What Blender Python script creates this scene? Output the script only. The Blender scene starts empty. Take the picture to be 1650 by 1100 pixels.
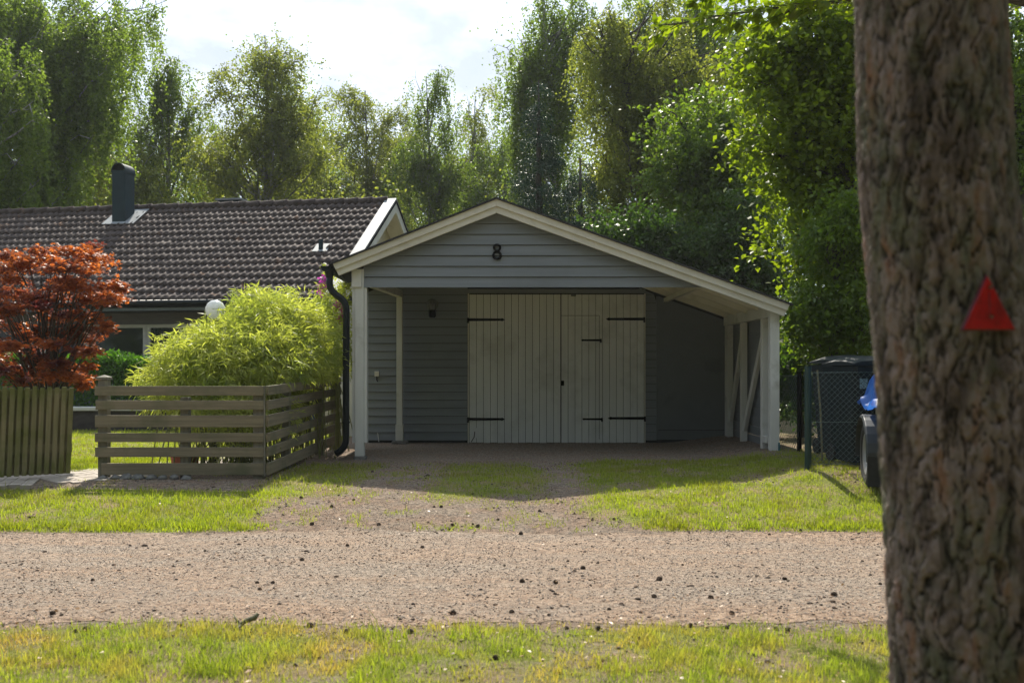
import bpy, math, random
import numpy as np
from mathutils import Vector, Matrix
R = math.radians
rng = np.random.default_rng(7)
random.seed(7)
S = bpy.context.scene
COL = S.collection

# ------------------------------------------------------------------ camera
cd = bpy.data.cameras.new('camera'); cam = bpy.data.objects.new('camera', cd); COL.objects.link(cam)
cam.location = (0, 0, 1.2); cam.rotation_euler = (R(90), 0, 0)
cd.sensor_width = 36; cd.lens = 35; cd.shift_y = 40/1650; cd.clip_end = 600; cd.clip_start = .05
cd.dof.use_dof = True; cd.dof.focus_distance = 12.6; cd.dof.aperture_fstop = 3.2
S.camera = cam
# ------------------------------------------------------------------ light
SUN_EL = 47.0
SUN_AZ = -5.0      # degrees, + is towards the right of the frame (+X), sun stands behind the garage
def nd(nt, t, **kw):
    n = nt.nodes.new(t)
    for k, v in kw.items():
        if k.startswith('i_'):
            n.inputs[k[2:].replace('_', ' ')].default_value = v
        else: setattr(n, k, v)
    return n
W = bpy.data.worlds.new("World"); S.world = W; W.use_nodes = True
nt = W.node_tree; nt.nodes.clear()
sky = nd(nt, 'ShaderNodeTexSky', sky_type='NISHITA', sun_disc=False)
sky.sun_elevation = R(SUN_EL); sky.sun_rotation = R(SUN_AZ)
bg = nd(nt, 'ShaderNodeBackground', i_Strength=.075)
tc = nd(nt, 'ShaderNodeTexCoord'); sep = nd(nt, 'ShaderNodeSeparateXYZ')
nt.links.new(tc.outputs['Generated'], sep.inputs[0])
mz = nd(nt, 'ShaderNodeMath', operation='ADD'); mz.inputs[1].default_value = .22
nt.links.new(sep.outputs['Z'], mz.inputs[0])
dx = nd(nt, 'ShaderNodeMath', operation='DIVIDE'); dy = nd(nt, 'ShaderNodeMath', operation='DIVIDE')
nt.links.new(sep.outputs['X'], dx.inputs[0]); nt.links.new(mz.outputs[0], dx.inputs[1])
nt.links.new(sep.outputs['Y'], dy.inputs[0]); nt.links.new(mz.outputs[0], dy.inputs[1])
cmb = nd(nt, 'ShaderNodeCombineXYZ'); nt.links.new(dx.outputs[0], cmb.inputs[0]); nt.links.new(dy.outputs[0], cmb.inputs[1])
cn = nd(nt, 'ShaderNodeTexNoise', i_Scale=2.3, i_Detail=7.0, i_Roughness=.55); nt.links.new(cmb.outputs[0], cn.inputs['Vector'])
cr = nd(nt, 'ShaderNodeValToRGB'); cr.color_ramp.elements[0].position = .20; cr.color_ramp.elements[1].position = .42
nt.links.new(cn.outputs[0], cr.inputs[0])
cn2 = nd(nt, 'ShaderNodeTexNoise', i_Scale=4.5, i_Detail=8.0, i_Roughness=.6); nt.links.new(cmb.outputs[0], cn2.inputs['Vector'])
cr2 = nd(nt, 'ShaderNodeValToRGB'); cr2.color_ramp.elements[0].position = .38; cr2.color_ramp.elements[1].position = .6
cr2.color_ramp.elements[0].color = (7.0, 7.8, 8.9, 1); cr2.color_ramp.elements[1].color = (9.8, 11.3, 13.2, 1)
nt.links.new(cn2.outputs[0], cr2.inputs[0])
mx = nd(nt, 'ShaderNodeMixRGB')
nt.links.new(cr.outputs[0], mx.inputs[0]); nt.links.new(sky.outputs[0], mx.inputs[1]); nt.links.new(cr2.outputs[0], mx.inputs[2])
# bright veil of thin cloud around the sun
sdir = (math.sin(R(SUN_AZ))*math.cos(R(SUN_EL)), math.cos(R(SUN_AZ))*math.cos(R(SUN_EL)), math.sin(R(SUN_EL)))
dt = nd(nt, 'ShaderNodeVectorMath', operation='DOT_PRODUCT'); nt.links.new(tc.outputs['Generated'], dt.inputs[0]); dt.inputs[1].default_value = sdir
gr_ = nd(nt, 'ShaderNodeMapRange'); gr_.inputs['From Min'].default_value = -.2; gr_.inputs['From Max'].default_value = 1; gr_.inputs['To Min'].default_value = .50; gr_.inputs['To Max'].default_value = 1.03
nt.links.new(dt.outputs['Value'], gr_.inputs[0])
vm = nd(nt, 'ShaderNodeVectorMath', operation='SCALE'); nt.links.new(mx.outputs[0], vm.inputs[0]); nt.links.new(gr_.outputs[0], vm.inputs['Scale'])
nt.links.new(vm.outputs[0], bg.inputs[0])
nt.links.new(bg.outputs[0], nd(nt, 'ShaderNodeOutputWorld').inputs[0])
sl = bpy.data.lights.new('sun', 'SUN'); sl.energy = 5.0; sl.angle = R(.5); sl.color = (1, .93, .80)
so = bpy.data.objects.new('sun', sl); COL.objects.link(so); so.rotation_euler = (R(-(90-SUN_EL)), 0, R(-SUN_AZ))
S.view_settings.view_transform = 'Standard'; S.view_settings.look = 'None'; S.view_settings.gamma = 1
S.view_settings.exposure = 0.74
S.cycles.max_bounces = 8; S.cycles.diffuse_bounces = 6; S.cycles.glossy_bounces = 3; S.cycles.transmission_bounces = 5
S.cycles.transparent_max_bounces = 8; S.cycles.caustics_reflective = False; S.cycles.caustics_refractive = False
S.cycles.use_denoising = True; S.cycles.sample_clamp_indirect = 6.0; S.cycles.volume_bounces = 0

# ------------------------------------------------------------------ helpers
F = 1650*35/36
def P(px, row, d):
    """photo pixel at depth d -> world point"""
    return Vector(((px-825)*d/F, d, 1.2+(590-row)*d/F))
def ss(x, a, b):
    t = np.clip((x-a)/(b-a), 0, 1); return t*t*(3-2*t)
def G(x, y):
    x = np.asarray(x, float); y = np.asarray(y, float)
    z = -0.2*np.clip((10.3-y)/2.1, 0, 1)
    z = z + .12*ss(x, 2.3, 3.5)*ss(y, 8.9, 10.4)
    z = z + .012*np.sin(x*1.7+y*.9)*np.sin(y*1.3-x*.4)*(1-ss(y, 10, 12))
    return z
def g(x, y): return float(G(x, y))
def gp(px, row):
    """photo pixel -> point on the ground"""
    d = 3.0
    while d < 80:
        p = P(px, row, d)
        if p.z <= g(p.x, p.y): break
        d += .01
    return p
def vnoise(x, y, s, seed=0):
    """cheap value noise, numpy"""
    x = np.asarray(x, float)*s; y = np.asarray(y, float)*s
    xi = np.floor(x).astype(np.int64); yi = np.floor(y).astype(np.int64); fx = x-xi; fy = y-yi
    def h(a, b):
        v = (a*374761393 + b*668265263 + seed*1442695041) & 0xffffffff
        v = ((v ^ (v >> 13))*1274126177) & 0xffffffff
        return ((v ^ (v >> 16)) & 0xffff)/65535.
    fx = fx*fx*(3-2*fx); fy = fy*fy*(3-2*fy)
    return (h(xi, yi)*(1-fx)+h(xi+1, yi)*fx)*(1-fy)+(h(xi, yi+1)*(1-fx)+h(xi+1, yi+1)*fx)*fy
def fbm(x, y, s, o=4, seed=0):
    v = 0; a = .5; t = 0
    for i in range(o):
        v = v + a*vnoise(x, y, s*2**i, seed+i); t += a; a *= .5
    return v/t

ORG = {}
def org(o):
    while o is not None:
        if o.name in ORG: return ORG[o.name]
        o = o.parent
    return Vector((0, 0, 0))
def tag(o, label=None, cat=None, group=None, kind=None):
    if label: o['label'] = label
    if cat: o['category'] = cat
    if group: o['group'] = group
    if kind: o['kind'] = kind
    return o
def thing(name, label, cat, loc=(0, 0, 0), group=None):
    o = bpy.data.objects.new(name, None); COL.objects.link(o); o.location = loc; o.empty_display_size = .2
    ORG[o.name] = Vector(loc)
    return tag(o, label, cat, group)
def link(name, me, mat, parent=None, mat2=None):
    o = bpy.data.objects.new(name, me); COL.objects.link(o)
    if mat: me.materials.append(mat)
    if parent: o.parent = parent
    return o
def npmesh(name, V, Fc, mat, parent=None, smooth=False, attr=None, center=None):
    """V (n,3) float array, Fc (m,k) int array"""
    V = np.asarray(V, np.float64).reshape(-1, 3); Fc = np.asarray(Fc, np.int32)
    c = org(parent) if parent is not None else (center or Vector((0, 0, 0)))
    V = V-np.array(c)
    me = bpy.data.meshes.new(name); m, k = Fc.shape
    me.vertices.add(len(V)); me.vertices.foreach_set('co', V.astype(np.float32).ravel())
    me.loops.add(m*k); me.loops.foreach_set('vertex_index', Fc.ravel())
    me.polygons.add(m); me.polygons.foreach_set('loop_start', np.arange(0, m*k, k, dtype=np.int32))
    me.polygons.foreach_set('loop_total', np.full(m, k, np.int32))
    if smooth: me.polygons.foreach_set('use_smooth', np.ones(m, bool))
    if attr:
        for an, dom, arr in attr:
            a = me.attributes.new(an, 'FLOAT', dom); a.data.foreach_set('value', np.asarray(arr, np.float32).ravel())
    me.update(calc_edges=True)
    o = link(name, me, mat, parent)
    if parent is None and center is not None: o.location = center
    return o
class MB:
    def __init__(s): s.v = []; s.f = []
    def add(s, vs, fs):
        n = len(s.v); s.v += [tuple(v) for v in vs]; s.f += [tuple(i+n for i in f) for f in fs]; return s
    def box(s, x0, x1, y0, y1, z0, z1, M=None):
        vs = [Vector(v) for v in ((x0, y0, z0), (x1, y0, z0), (x1, y1, z0), (x0, y1, z0), (x0, y0, z1), (x1, y0, z1), (x1, y1, z1), (x0, y1, z1))]
        if M is not None: vs = [M @ v for v in vs]
        return s.add(vs, [(0, 3, 2, 1), (4, 5, 6, 7), (0, 1, 5, 4), (1, 2, 6, 5), (2, 3, 7, 6), (3, 0, 4, 7)])
    def prism(s, pts, ext):
        n = len(pts); pts = [Vector(p) for p in pts]; e = Vector(ext)
        return s.add(pts+[p+e for p in pts], [tuple(range(n))[::-1], tuple(range(n, 2*n))]+[(i, (i+1) % n, n+(i+1) % n, n+i) for i in range(n)])
    def beam(s, a, b, w, h, up=(0, 0, 1)):
        a = Vector(a); b = Vector(b); d = (b-a).normalized(); u = Vector(up); sx = d.cross(u).normalized(); u = sx.cross(d).normalized()
        q = [sx*i*w/2+u*j*h/2 for i, j in ((-1, -1), (1, -1), (1, 1), (-1, 1))]
        return s.prism([a+k for k in q], b-a)
    def tube(s, pts, rad, n=8, cap=True):
        pts = [Vector(p) for p in pts]
        if not hasattr(rad, '__len__'): rad = [rad]*len(pts)
        base = len(s.v); prev = None
        for i, p in enumerate(pts):
            t = (pts[min(i+1, len(pts)-1)]-pts[max(i-1, 0)])
            t = t.normalized() if t.length > 1e-9 else Vector((0, 0, 1))
            if prev is None: prev = Vector((1, 0, 0)) if abs(t.x) < .9 else Vector((0, 1, 0))
            x = (prev-t*prev.dot(t)).normalized(); y = t.cross(x); prev = x
            for k in range(n):
                a = 2*math.pi*k/n; s.v.append(tuple(p+(x*math.cos(a)+y*math.sin(a))*rad[i]))
        for i in range(len(pts)-1):
            for k in range(n):
                s.f.append((base+i*n+k, base+i*n+(k+1) % n, base+(i+1)*n+(k+1) % n, base+(i+1)*n+k))
        if cap:
            s.f.append(tuple(base+k for k in range(n))[::-1]); e = base+(len(pts)-1)*n; s.f.append(tuple(e+k for k in range(n)))
        return s
    def lathe(s, prof, c, n=20, M=None):
        c = Vector(c); base = len(s.v)
        for r, z in prof:
            for k in range(n):
                a = 2*math.pi*k/n; v = Vector((r*math.cos(a), r*math.sin(a), z))
                if M is not None: v = M @ v
                s.v.append(tuple(c+v))
        for i in range(len(prof)-1):
            for k in range(n):
                s.f.append((base+i*n+k, base+i*n+(k+1) % n, base+(i+1)*n+(k+1) % n, base+(i+1)*n+k))
        return s
    def build(s, name, mat, parent=None, bevel=0, smooth=False, center=None):
        c = org(parent) if parent is not None else (Vector(center) if center is not None else Vector((0, 0, 0)))
        me = bpy.data.meshes.new(name); me.from_pydata([(v[0]-c.x, v[1]-c.y, v[2]-c.z) for v in s.v], [], s.f); me.update()
        if smooth:
            for p in me.polygons: p.use_smooth = True
        o = link(name, me, mat, parent)
        if parent is None and center is not None: o.location = c
        if bevel:
            b = o.modifiers.new('bevel', 'BEVEL'); b.width = bevel; b.segments = 2; b.limit_method = 'ANGLE'; b.angle_limit = R(40)
        if smooth and not bevel: pass
        return o

# ------------------------------------------------------------------ materials
def hexc(c): return (c[0], c[1], c[2], 1)
def pm(name, c1, c2=None, c3=None, scale=(5, 5, 5), detail=6, rough=.7, r2=None, bump=0, bscale=None, metal=0, ramp=(.35, .65), island=0,
       transl=0, tcol=None, spec=.5, nrough=.6, c3scale=None, c3pos=(.55, .7), attr=None, coord='Object', distort=0, trmix=None):
    m = bpy.data.materials.new(name); m.use_nodes = True; t = m.node_tree; t.nodes.clear(); L = t.links.new
    out = nd(t, 'ShaderNodeOutputMaterial'); b = nd(t, 'ShaderNodeBsdfPrincipled')
    b.inputs['Roughness'].default_value = rough; b.inputs['Metallic'].default_value = metal; b.inputs['Specular IOR Level'].default_value = spec
    tcn = nd(t, 'ShaderNodeTexCoord'); mp = nd(t, 'ShaderNodeMapping'); mp.inputs['Scale'].default_value = scale
    L(tcn.outputs[coord], mp.inputs[0])
    ns = nd(t, 'ShaderNodeTexNoise', i_Scale=1.0, i_Detail=float(detail), i_Roughness=nrough, i_Distortion=float(distort)); L(mp.outputs[0], ns.inputs['Vector'])
    rp = nd(t, 'ShaderNodeMapRange'); rp.inputs['From Min'].default_value = ramp[0]; rp.inputs['From Max'].default_value = ramp[1]
    L(ns.outputs[0], rp.inputs[0])
    fac = rp.outputs[0]
    if island:
        gi = nd(t, 'ShaderNodeNewGeometry'); ms = nd(t, 'ShaderNodeMix'); ms.inputs['Factor'].default_value = island
        L(fac, ms.inputs['A']); L(gi.outputs['Random Per Island'], ms.inputs['B']); fac = ms.outputs['Result']
    if attr:
        an = nd(t, 'ShaderNodeAttribute', attribute_name=attr[0]); ms = nd(t, 'ShaderNodeMix'); ms.inputs['Factor'].default_value = attr[1]
        L(fac, ms.inputs['A']); L(an.outputs['Fac'], ms.inputs['B']); fac = ms.outputs['Result']
    mix = nd(t, 'ShaderNodeMix', data_type='RGBA'); L(fac, mix.inputs['Factor'])
    mix.inputs['A'].default_value = hexc(c1); mix.inputs['B'].default_value = hexc(c2 or c1); col = mix.outputs['Result']
    if c3:
        n3 = nd(t, 'ShaderNodeTexNoise', i_Scale=c3scale or 2.0, i_Detail=5.0, i_Roughness=.6); L(tcn.outputs[coord], n3.inputs['Vector'])
        r3 = nd(t, 'ShaderNodeMapRange'); r3.inputs['From Min'].default_value = c3pos[0]; r3.inputs['From Max'].default_value = c3pos[1]; L(n3.outputs[0], r3.inputs[0])
        m3 = nd(t, 'ShaderNodeMix', data_type='RGBA'); L(r3.outputs[0], m3.inputs['Factor']); L(col, m3.inputs['A']); m3.inputs['B'].default_value = hexc(c3); col = m3.outputs['Result']
    L(col, b.inputs['Base Color'])
    if r2 is not None:
        rr = nd(t, 'ShaderNodeMapRange'); rr.inputs['To Min'].default_value = rough; rr.inputs['To Max'].default_value = r2; L(fac, rr.inputs[0]); L(rr.outputs[0], b.inputs['Roughness'])
    if bump:
        if bscale:
            mp2 = nd(t, 'ShaderNodeMapping'); mp2.inputs['Scale'].default_value = bscale; L(tcn.outputs[coord], mp2.inputs[0])
            n2 = nd(t, 'ShaderNodeTexNoise', i_Scale=1.0, i_Detail=8.0, i_Roughness=.65); L(mp2.outputs[0], n2.inputs['Vector']); hs = n2.outputs[0]
        else: hs = ns.outputs[0]
        bp = nd(t, 'ShaderNodeBump'); bp.inputs['Strength'].default_value = 1; bp.inputs['Distance'].default_value = bump; L(hs, bp.inputs['Height']); L(bp.outputs[0], b.inputs['Normal'])
    if transl:
        tr = nd(t, 'ShaderNodeBsdfTranslucent'); mt = nd(t, 'ShaderNodeMix', data_type='RGBA', blend_type='MULTIPLY'); mt.inputs['Factor'].default_value = 1
        L(col, mt.inputs['A']); mt.inputs['B'].default_value = hexc(tcol or (1.3, 1.5, .6)); L(mt.outputs['Result'], tr.inputs['Color'])
        sh = nd(t, 'ShaderNodeMixShader'); sh.inputs[0].default_value = transl; L(b.outputs[0], sh.inputs[1]); L(tr.outputs[0], sh.inputs[2]); L(sh.outputs[0], out.inputs[0])
    else: L(b.outputs[0], out.inputs[0])
    return m
MT = {}
MT['siding'] = pm('siding_paint', (.17, .19, .215), (.205, .225, .25), (.14, .155, .17), scale=(.6, 3, 14), rough=.55, bump=.0015, bscale=(2, 60, 60), c3scale=.9, c3pos=(.5, .8))
MT['cream'] = pm('cream_paint', (.56, .54, .48), (.64, .62, .56), (.42, .40, .33), scale=(3, 3, 3), rough=.6, bump=.001, bscale=(30, 30, 6), c3scale=2.2, c3pos=(.58, .8))
MT['white'] = pm('white_paint', (.56, .56, .54), (.66, .66, .64), (.36, .35, .31), scale=(4, 4, 1.2), rough=.6, bump=.001, bscale=(40, 40, 4), c3scale=2.6, c3pos=(.58, .78))
MT['door'] = pm('door_paint', (.66, .67, .68), (.74, .75, .75), (.47, .47, .46), scale=(9, 4, .7), rough=.65, bump=.001, bscale=(70, 70, 3), c3scale=1.6, c3pos=(.52, .8))
MT['felt'] = pm('roof_felt', (.02, .021, .024), (.035, .036, .04), scale=(40, 40, 40), rough=.85)
MT['black'] = pm('black_metal', (.003, .0035, .004), (.007, .007, .007), scale=(20, 20, 20), rough=.7, spec=.08, bump=.0005, bscale=(60, 60, 60))
MT['gutter'] = pm('gutter_metal', (.005, .009, .012), (.009, .014, .017), scale=(8, 8, 8), rough=.4, spec=.25)
MT['chim'] = pm('chimney_metal', (.005, .02, .03), (.008, .028, .04), scale=(4, 4, 4), rough=.6, spec=.25)
MT['flash'] = pm('flashing', (.17, .19, .21), (.24, .26, .28), scale=(6, 6, 6), rough=.6, metal=0)
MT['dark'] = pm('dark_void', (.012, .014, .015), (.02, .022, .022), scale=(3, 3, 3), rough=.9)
MT['tile'] = pm('roof_tile', (.055, .044, .042), (.10, .08, .073), (.20, .11, .065), scale=(7, 7, 7), rough=.85, r2=.75, bump=.003, bscale=(60, 60, 60), attr=('rnd', .55), c3scale=3.1, c3pos=(.6, .78), spec=.12)
MT['stone'] = pm('field_stone', (.10, .10, .095), (.2, .195, .18), scale=(14, 14, 14), rough=.9, bump=.01, bscale=(25, 25, 25))
MT['fence'] = pm('weathered_wood', (.155, .132, .088), (.265, .22, .15), (.10, .108, .055), scale=(1.6, 22, 34), rough=.85, bump=.003, bscale=(4, 60, 90), c3scale=2.5, c3pos=(.5, .75), island=.25)
MT['fence_side'] = pm('weathered_wood_side', (.155, .132, .088), (.265, .22, .15), (.10, .108, .055), scale=(22, 1.6, 34), rough=.85, bump=.003, bscale=(60, 4, 90), c3scale=2.5, c3pos=(.5, .75), island=.25)
MT['post'] = pm('weathered_post', (.13, .12, .095), (.21, .195, .155), (.08, .09, .05), scale=(22, 22, 2), rough=.85, bump=.003, bscale=(60, 60, 4), c3scale=3, c3pos=(.52, .75))
MT['gate'] = pm('mossy_picket', (.15, .135, .06), (.26, .22, .12), (.10, .11, .02), scale=(30, 30, 1.6), rough=.85, bump=.003, bscale=(60, 60, 4), c3scale=2.6, c3pos=(.42, .62), island=.3)
MT['paver'] = pm('paver', (.30, .26, .22), (.42, .37, .32), (.2, .17, .13), scale=(6, 6, 6), rough=.9, bump=.004, bscale=(50, 50, 50), c3scale=4)
MT['green_metal'] = pm('green_coated_metal', (.006, .03, .028), (.010, .04, .036), scale=(9, 9, 3), rough=.45)
MT['wire'] = pm('coated_wire', (.05, .085, .09), (.07, .11, .11), scale=(5, 5, 5), rough=.35)
MT['bin'] = pm('bin_plastic', (.006, .012, .016), (.010, .018, .022), scale=(12, 12, 3), rough=.5, spec=.3, bump=.0008, bscale=(120, 120, 120))
MT['tyre'] = pm('tyre_rubber', (.012, .012, .013), (.02, .02, .02), scale=(30, 30, 30), rough=.8, bump=.002, bscale=(60, 60, 60))
MT['rim'] = pm('rim_metal', (.2, .2, .2), (.28, .28, .28), scale=(9, 9, 9), rough=.45, metal=.4)
MT['fender'] = pm('fender_plastic', (.018, .024, .028), (.03, .036, .04), scale=(20, 20, 20), rough=.5)
MT['tarp'] = pm('tarp_blue', (.03, .13, .52), (.05, .2, .65), scale=(10, 10, 10), rough=.4, transl=.35, tcol=(1, 1, 1))
MT['galv'] = pm('galvanised_panel', (.28, .27, .22), (.4, .38, .32), scale=(20, 20, 8), rough=.5, metal=.4)
MT['red'] = pm('reflector_red', (.36, .003, .005), (.20, .002, .004), scale=(16, 16, 16), rough=.25, ramp=(.45, .62))
MT['redrim'] = pm('reflector_rim', (.10, .002, .012), (.07, .002, .012), rough=.4)
MT['screw'] = pm('screw_metal', (.2, .16, .13), (.3, .25, .2), rough=.4, metal=.8)
MT['globe'] = pm('globe_glass', (.78, .8, .82), (.82, .84, .86), rough=.15, transl=.4, tcol=(1, 1, 1))
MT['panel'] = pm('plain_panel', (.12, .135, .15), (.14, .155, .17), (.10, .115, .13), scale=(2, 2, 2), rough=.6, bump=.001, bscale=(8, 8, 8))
MT['purple'] = pm('fascia_board', (.085, .08, .095), (.11, .105, .12), scale=(4, 10, 30), rough=.6)
MT['frame'] = pm('window_frame', (.50, .49, .46), (.58, .57, .54), scale=(3, 3, 9), rough=.6)
MT['curtain'] = pm('blue_boards', (.05, .065, .10), (.075, .09, .13), scale=(12, 12, 1), rough=.7)
MT['pot'] = pm('terracotta', (.32, .09, .045), (.42, .14, .07), scale=(9, 9, 9), rough=.85)
MT['cone'] = pm('pine_cone_scales', (.045, .03, .021), (.13, .09, .06), scale=(60, 60, 60), rough=.85, island=.3)
MT['birchbark'] = pm('birch_bark', (.06, .055, .05), (.34, .33, .31), scale=(5, 5, 1.4), rough=.85, bump=.01, ramp=(.42, .56))
MT['bark'] = pm('dark_bark', (.035, .03, .024), (.08, .07, .055), scale=(14, 14, 2.5), rough=.9, bump=.01)
MT['stick'] = pm('mossy_stick', (.10, .095, .05), (.19, .17, .11), scale=(30, 30, 30), rough=.9, bump=.004)
def leafm(name, a, b, tr=.45, tc=(1.5, 1.9, .5), rough=.45, isl=.75, c3=None, spec=.35, c3s=1.7, c3p=(.46, .66)):
    return pm(name, a, b, c3, scale=(.9, .9, .9), detail=3, rough=rough, island=isl, transl=tr, tcol=tc, spec=spec, c3scale=c3s, c3pos=c3p)
MT['leaf_birch'] = leafm('birch_leaves', (.06, .095, .02), (.15, .20, .04), .55, (2.1, 2.2, .9))
MT['leaf_birch_y'] = leafm('yellowing_birch_leaves', (.08, .105, .025), (.19, .21, .05), .55, (2.1, 2.1, .9))
MT['leaf_dark'] = leafm('dark_green_leaves', (.03, .06, .016), (.075, .115, .028), .38)
MT['leaf_lime'] = leafm('lime_green_leaves', (.075, .12, .016), (.17, .22, .03), .55, (2.1, 2.1, .35))
MT['leaf_mid'] = leafm('mid_green_leaves', (.055, .10, .02), (.14, .195, .04), .5, (2.0, 2.1, .5))
MT['needle'] = leafm('spruce_needles', (.010, .036, .018), (.028, .065, .03), .1)
MT['leaf_bamboo'] = leafm('bamboo_leaves', (.24, .28, .06), (.55, .56, .20), .52, (1.5, 1.55, .6), c3=(.18, .24, .05))
MT['leaf_maple'] = leafm('maple_leaves', (.16, .03, .022), (.46, .16, .04), .48, (1.9, 1.7, 1.0), c3=(.09, .02, .03), c3p=(.46, .62))
MT['leaf_hedge'] = leafm('hedge_leaves', (.04, .10, .018), (.10, .20, .03), .42, (1.5, 1.8, .4))
MT['petal'] = leafm('flower_petals', (.40, .04, .32), (.55, .10, .45), .4, (1.2, 1, 1.2))
MT['culm'] = pm('bamboo_culm', (.12, .14, .04), (.2, .2, .07), scale=(9, 9, 9), rough=.5)
MT['grass'] = leafm('grass_blades', (.13, .18, .025), (.33, .36, .06), .5, (1.7, 1.8, .4), c3=(.2, .2, .045))
MT['grass_dry'] = leafm('verge_grass_blades', (.13, .18, .03), (.38, .40, .09), .44, (1.5, 1.65, .5), c3=(.46, .32, .15))
MT['litter'] = leafm('leaf_litter', (.14, .08, .04), (.46, .27, .12), .2, (1.1, 1, .8))
MT['chips'] = pm('gravel_chips', (.20, .17, .15), (.45, .39, .34), island=.9, rough=.9)
MT['needles'] = pm('fallen_needles', (.24, .11, .05), (.46, .25, .12), island=.9, rough=.8)
MT['dirtchips'] = pm('dark_debris', (.025, .018, .014), (.14, .095, .065), island=.9, rough=.9)
def glass():
    m = bpy.data.materials.new('window_glass'); m.use_nodes = True; t = m.node_tree; b = t.nodes['Principled BSDF']
    n = nd(t, 'ShaderNodeTexNoise', i_Scale=1.2); rp = nd(t, 'ShaderNodeValToRGB'); rp.color_ramp.elements[0].color = (.005, .01, .008, 1); rp.color_ramp.elements[1].color = (.012, .02, .014, 1)
    t.links.new(n.outputs[0], rp.inputs[0]); t.links.new(rp.outputs[0], b.inputs['Base Color']); b.inputs['Roughness'].default_value = .04; b.inputs['Specular IOR Level'].default_value = .8
    return m
MT['glass'] = glass()
def clear_glass():
    m = bpy.data.materials.new('clear_globe'); m.use_nodes = True; t = m.node_tree; b = t.nodes['Principled BSDF']
    b.inputs['Transmission Weight'].default_value = .9; b.inputs['Roughness'].default_value = .05; b.inputs['Base Color'].default_value = (.9, .92, .9, 1); b.inputs['IOR'].default_value = 1.2
    return m
MT['clear'] = clear_glass()
#%%GROUND
def grass_density(x, y):
    n = fbm(x, y, 1.6, 4, 3); n2 = fbm(x, y, 5.0, 3, 9)
    j = (n-.5)*1.0
    left = (1-ss(x+j*.7, -2.35+(y-9.0)*-.22, -1.9+(y-9.0)*-.22))*ss(y, 8.28, 8.42)*(1-ss(y, 9.85, 10.0))
    sideL = .55*ss(x, -2.75, -2.45)*(1-ss(x+j*.5, -1.8, -1.35))*ss(y, 9.4, 9.9)*(1-ss(y, 11.9, 12.6))
    mid = .55*ss(x+j*.5, -1.05, -.6)*(1-ss(x+j*.5, .15, .45))*ss(y+j, 9.3, 9.9)*(1-ss(y+j, 11.8, 12.8))
    rb = np.maximum(1.15-(y-8.4)*.8, .62)
    right = ss(x+j*.6, rb-.25, rb+.45)*ss(y, 8.28, 8.45)*(1-ss(y+j, 12.0, 13.0))
    right = right*(1-.6*ss(n2*.5+n*.5, .47, .56)*ss(y, 9.4, 10.2))
    front = .30*ss(n2, .46, .6)*ss(y, 8.28, 8.5)*(1-ss(y+j, 11.5, 12.8))
    gard = (1-ss(x, -2.9, -2.65))*ss(y, 11.0, 11.4)
    verge = (1-ss(y+j*.35, 5.15, 5.5))*(.42+.58*ss(n2*.6+n*.4, .40, .54))
    far = ss(y, 20, 22)*.8
    rightside = .35*ss(x, 3.3, 3.6)*ss(y, 8.4, 8.6)
    return np.clip(np.maximum.reduce([left, sideL, mid, right, front, gard, verge, far, rightside]), 0, 1)
def ground_material():
    m = bpy.data.materials.new('ground_soil_and_grass'); m.use_nodes = True; t = m.node_tree; L = t.links.new; b = t.nodes['Principled BSDF']; b.inputs['Roughness'].default_value = .95
    b.inputs['Specular IOR Level'].default_value = .15
    tcn = nd(t, 'ShaderNodeTexCoord')
    def noise(s, d=6, r=.6):
        n = nd(t, 'ShaderNodeTexNoise', i_Scale=float(s), i_Detail=float(d), i_Roughness=r); L(tcn.outputs['Object'], n.inputs['Vector']); return n.outputs[0]
    def ramp(f, a, c, pa, pc):
        r = nd(t, 'ShaderNodeValToRGB'); r.color_ramp.elements[0].position = pa; r.color_ramp.elements[1].position = pc
        r.color_ramp.elements[0].color = hexc(a); r.color_ramp.elements[1].color = hexc(c); L(f, r.inputs[0]); return r.outputs[0]
    def mixc(f, a, c):
        x = nd(t, 'ShaderNodeMix', data_type='RGBA'); L(f, x.inputs['Factor']); L(a, x.inputs['A']); L(c, x.inputs['B']); return x.outputs['Result']
    soil = mixc(ramp(noise(3.0), (0, 0, 0), (1, 1, 1), .42, .6), ramp(noise(24, 9, .82), (.09, .07, .055), (.46, .365, .28), .38, .62), ramp(noise(20, 9, .82), (.09, .06, .042), (.46, .33, .24), .38, .62))
    grs = mixc(ramp(noise(2.4), (0, 0, 0), (1, 1, 1), .45, .62), ramp(noise(45, 7, .75), (.12, .14, .025), (.33, .34, .08), .36, .66), ramp(noise(50, 7, .75), (.20, .14, .08), (.44, .32, .2), .36, .66))
    an = nd(t, 'ShaderNodeAttribute', attribute_name='grass')
    ad = nd(t, 'ShaderNodeMath', operation='ADD'); L(an.outputs['Fac'], ad.inputs[0]); 
    ns = nd(t, 'ShaderNodeMath', operation='MULTIPLY_ADD'); L(noise(30, 6, .7), ns.inputs[0]); ns.inputs[1].default_value = .9; ns.inputs[2].default_value = -.45; L(ns.outputs[0], ad.inputs[1])
    fm = ramp(ad.outputs[0], (0, 0, 0), (1, 1, 1), .25, .6)
    L(mixc(fm, soil, grs), b.inputs['Base Color'])
    bp = nd(t, 'ShaderNodeBump'); bp.inputs['Distance'].default_value = .05; bp.inputs['Strength'].default_value = .9; L(noise(28, 9, .8), bp.inputs['Height']); L(bp.outputs[0], b.inputs['Normal'])
    return m
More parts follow.
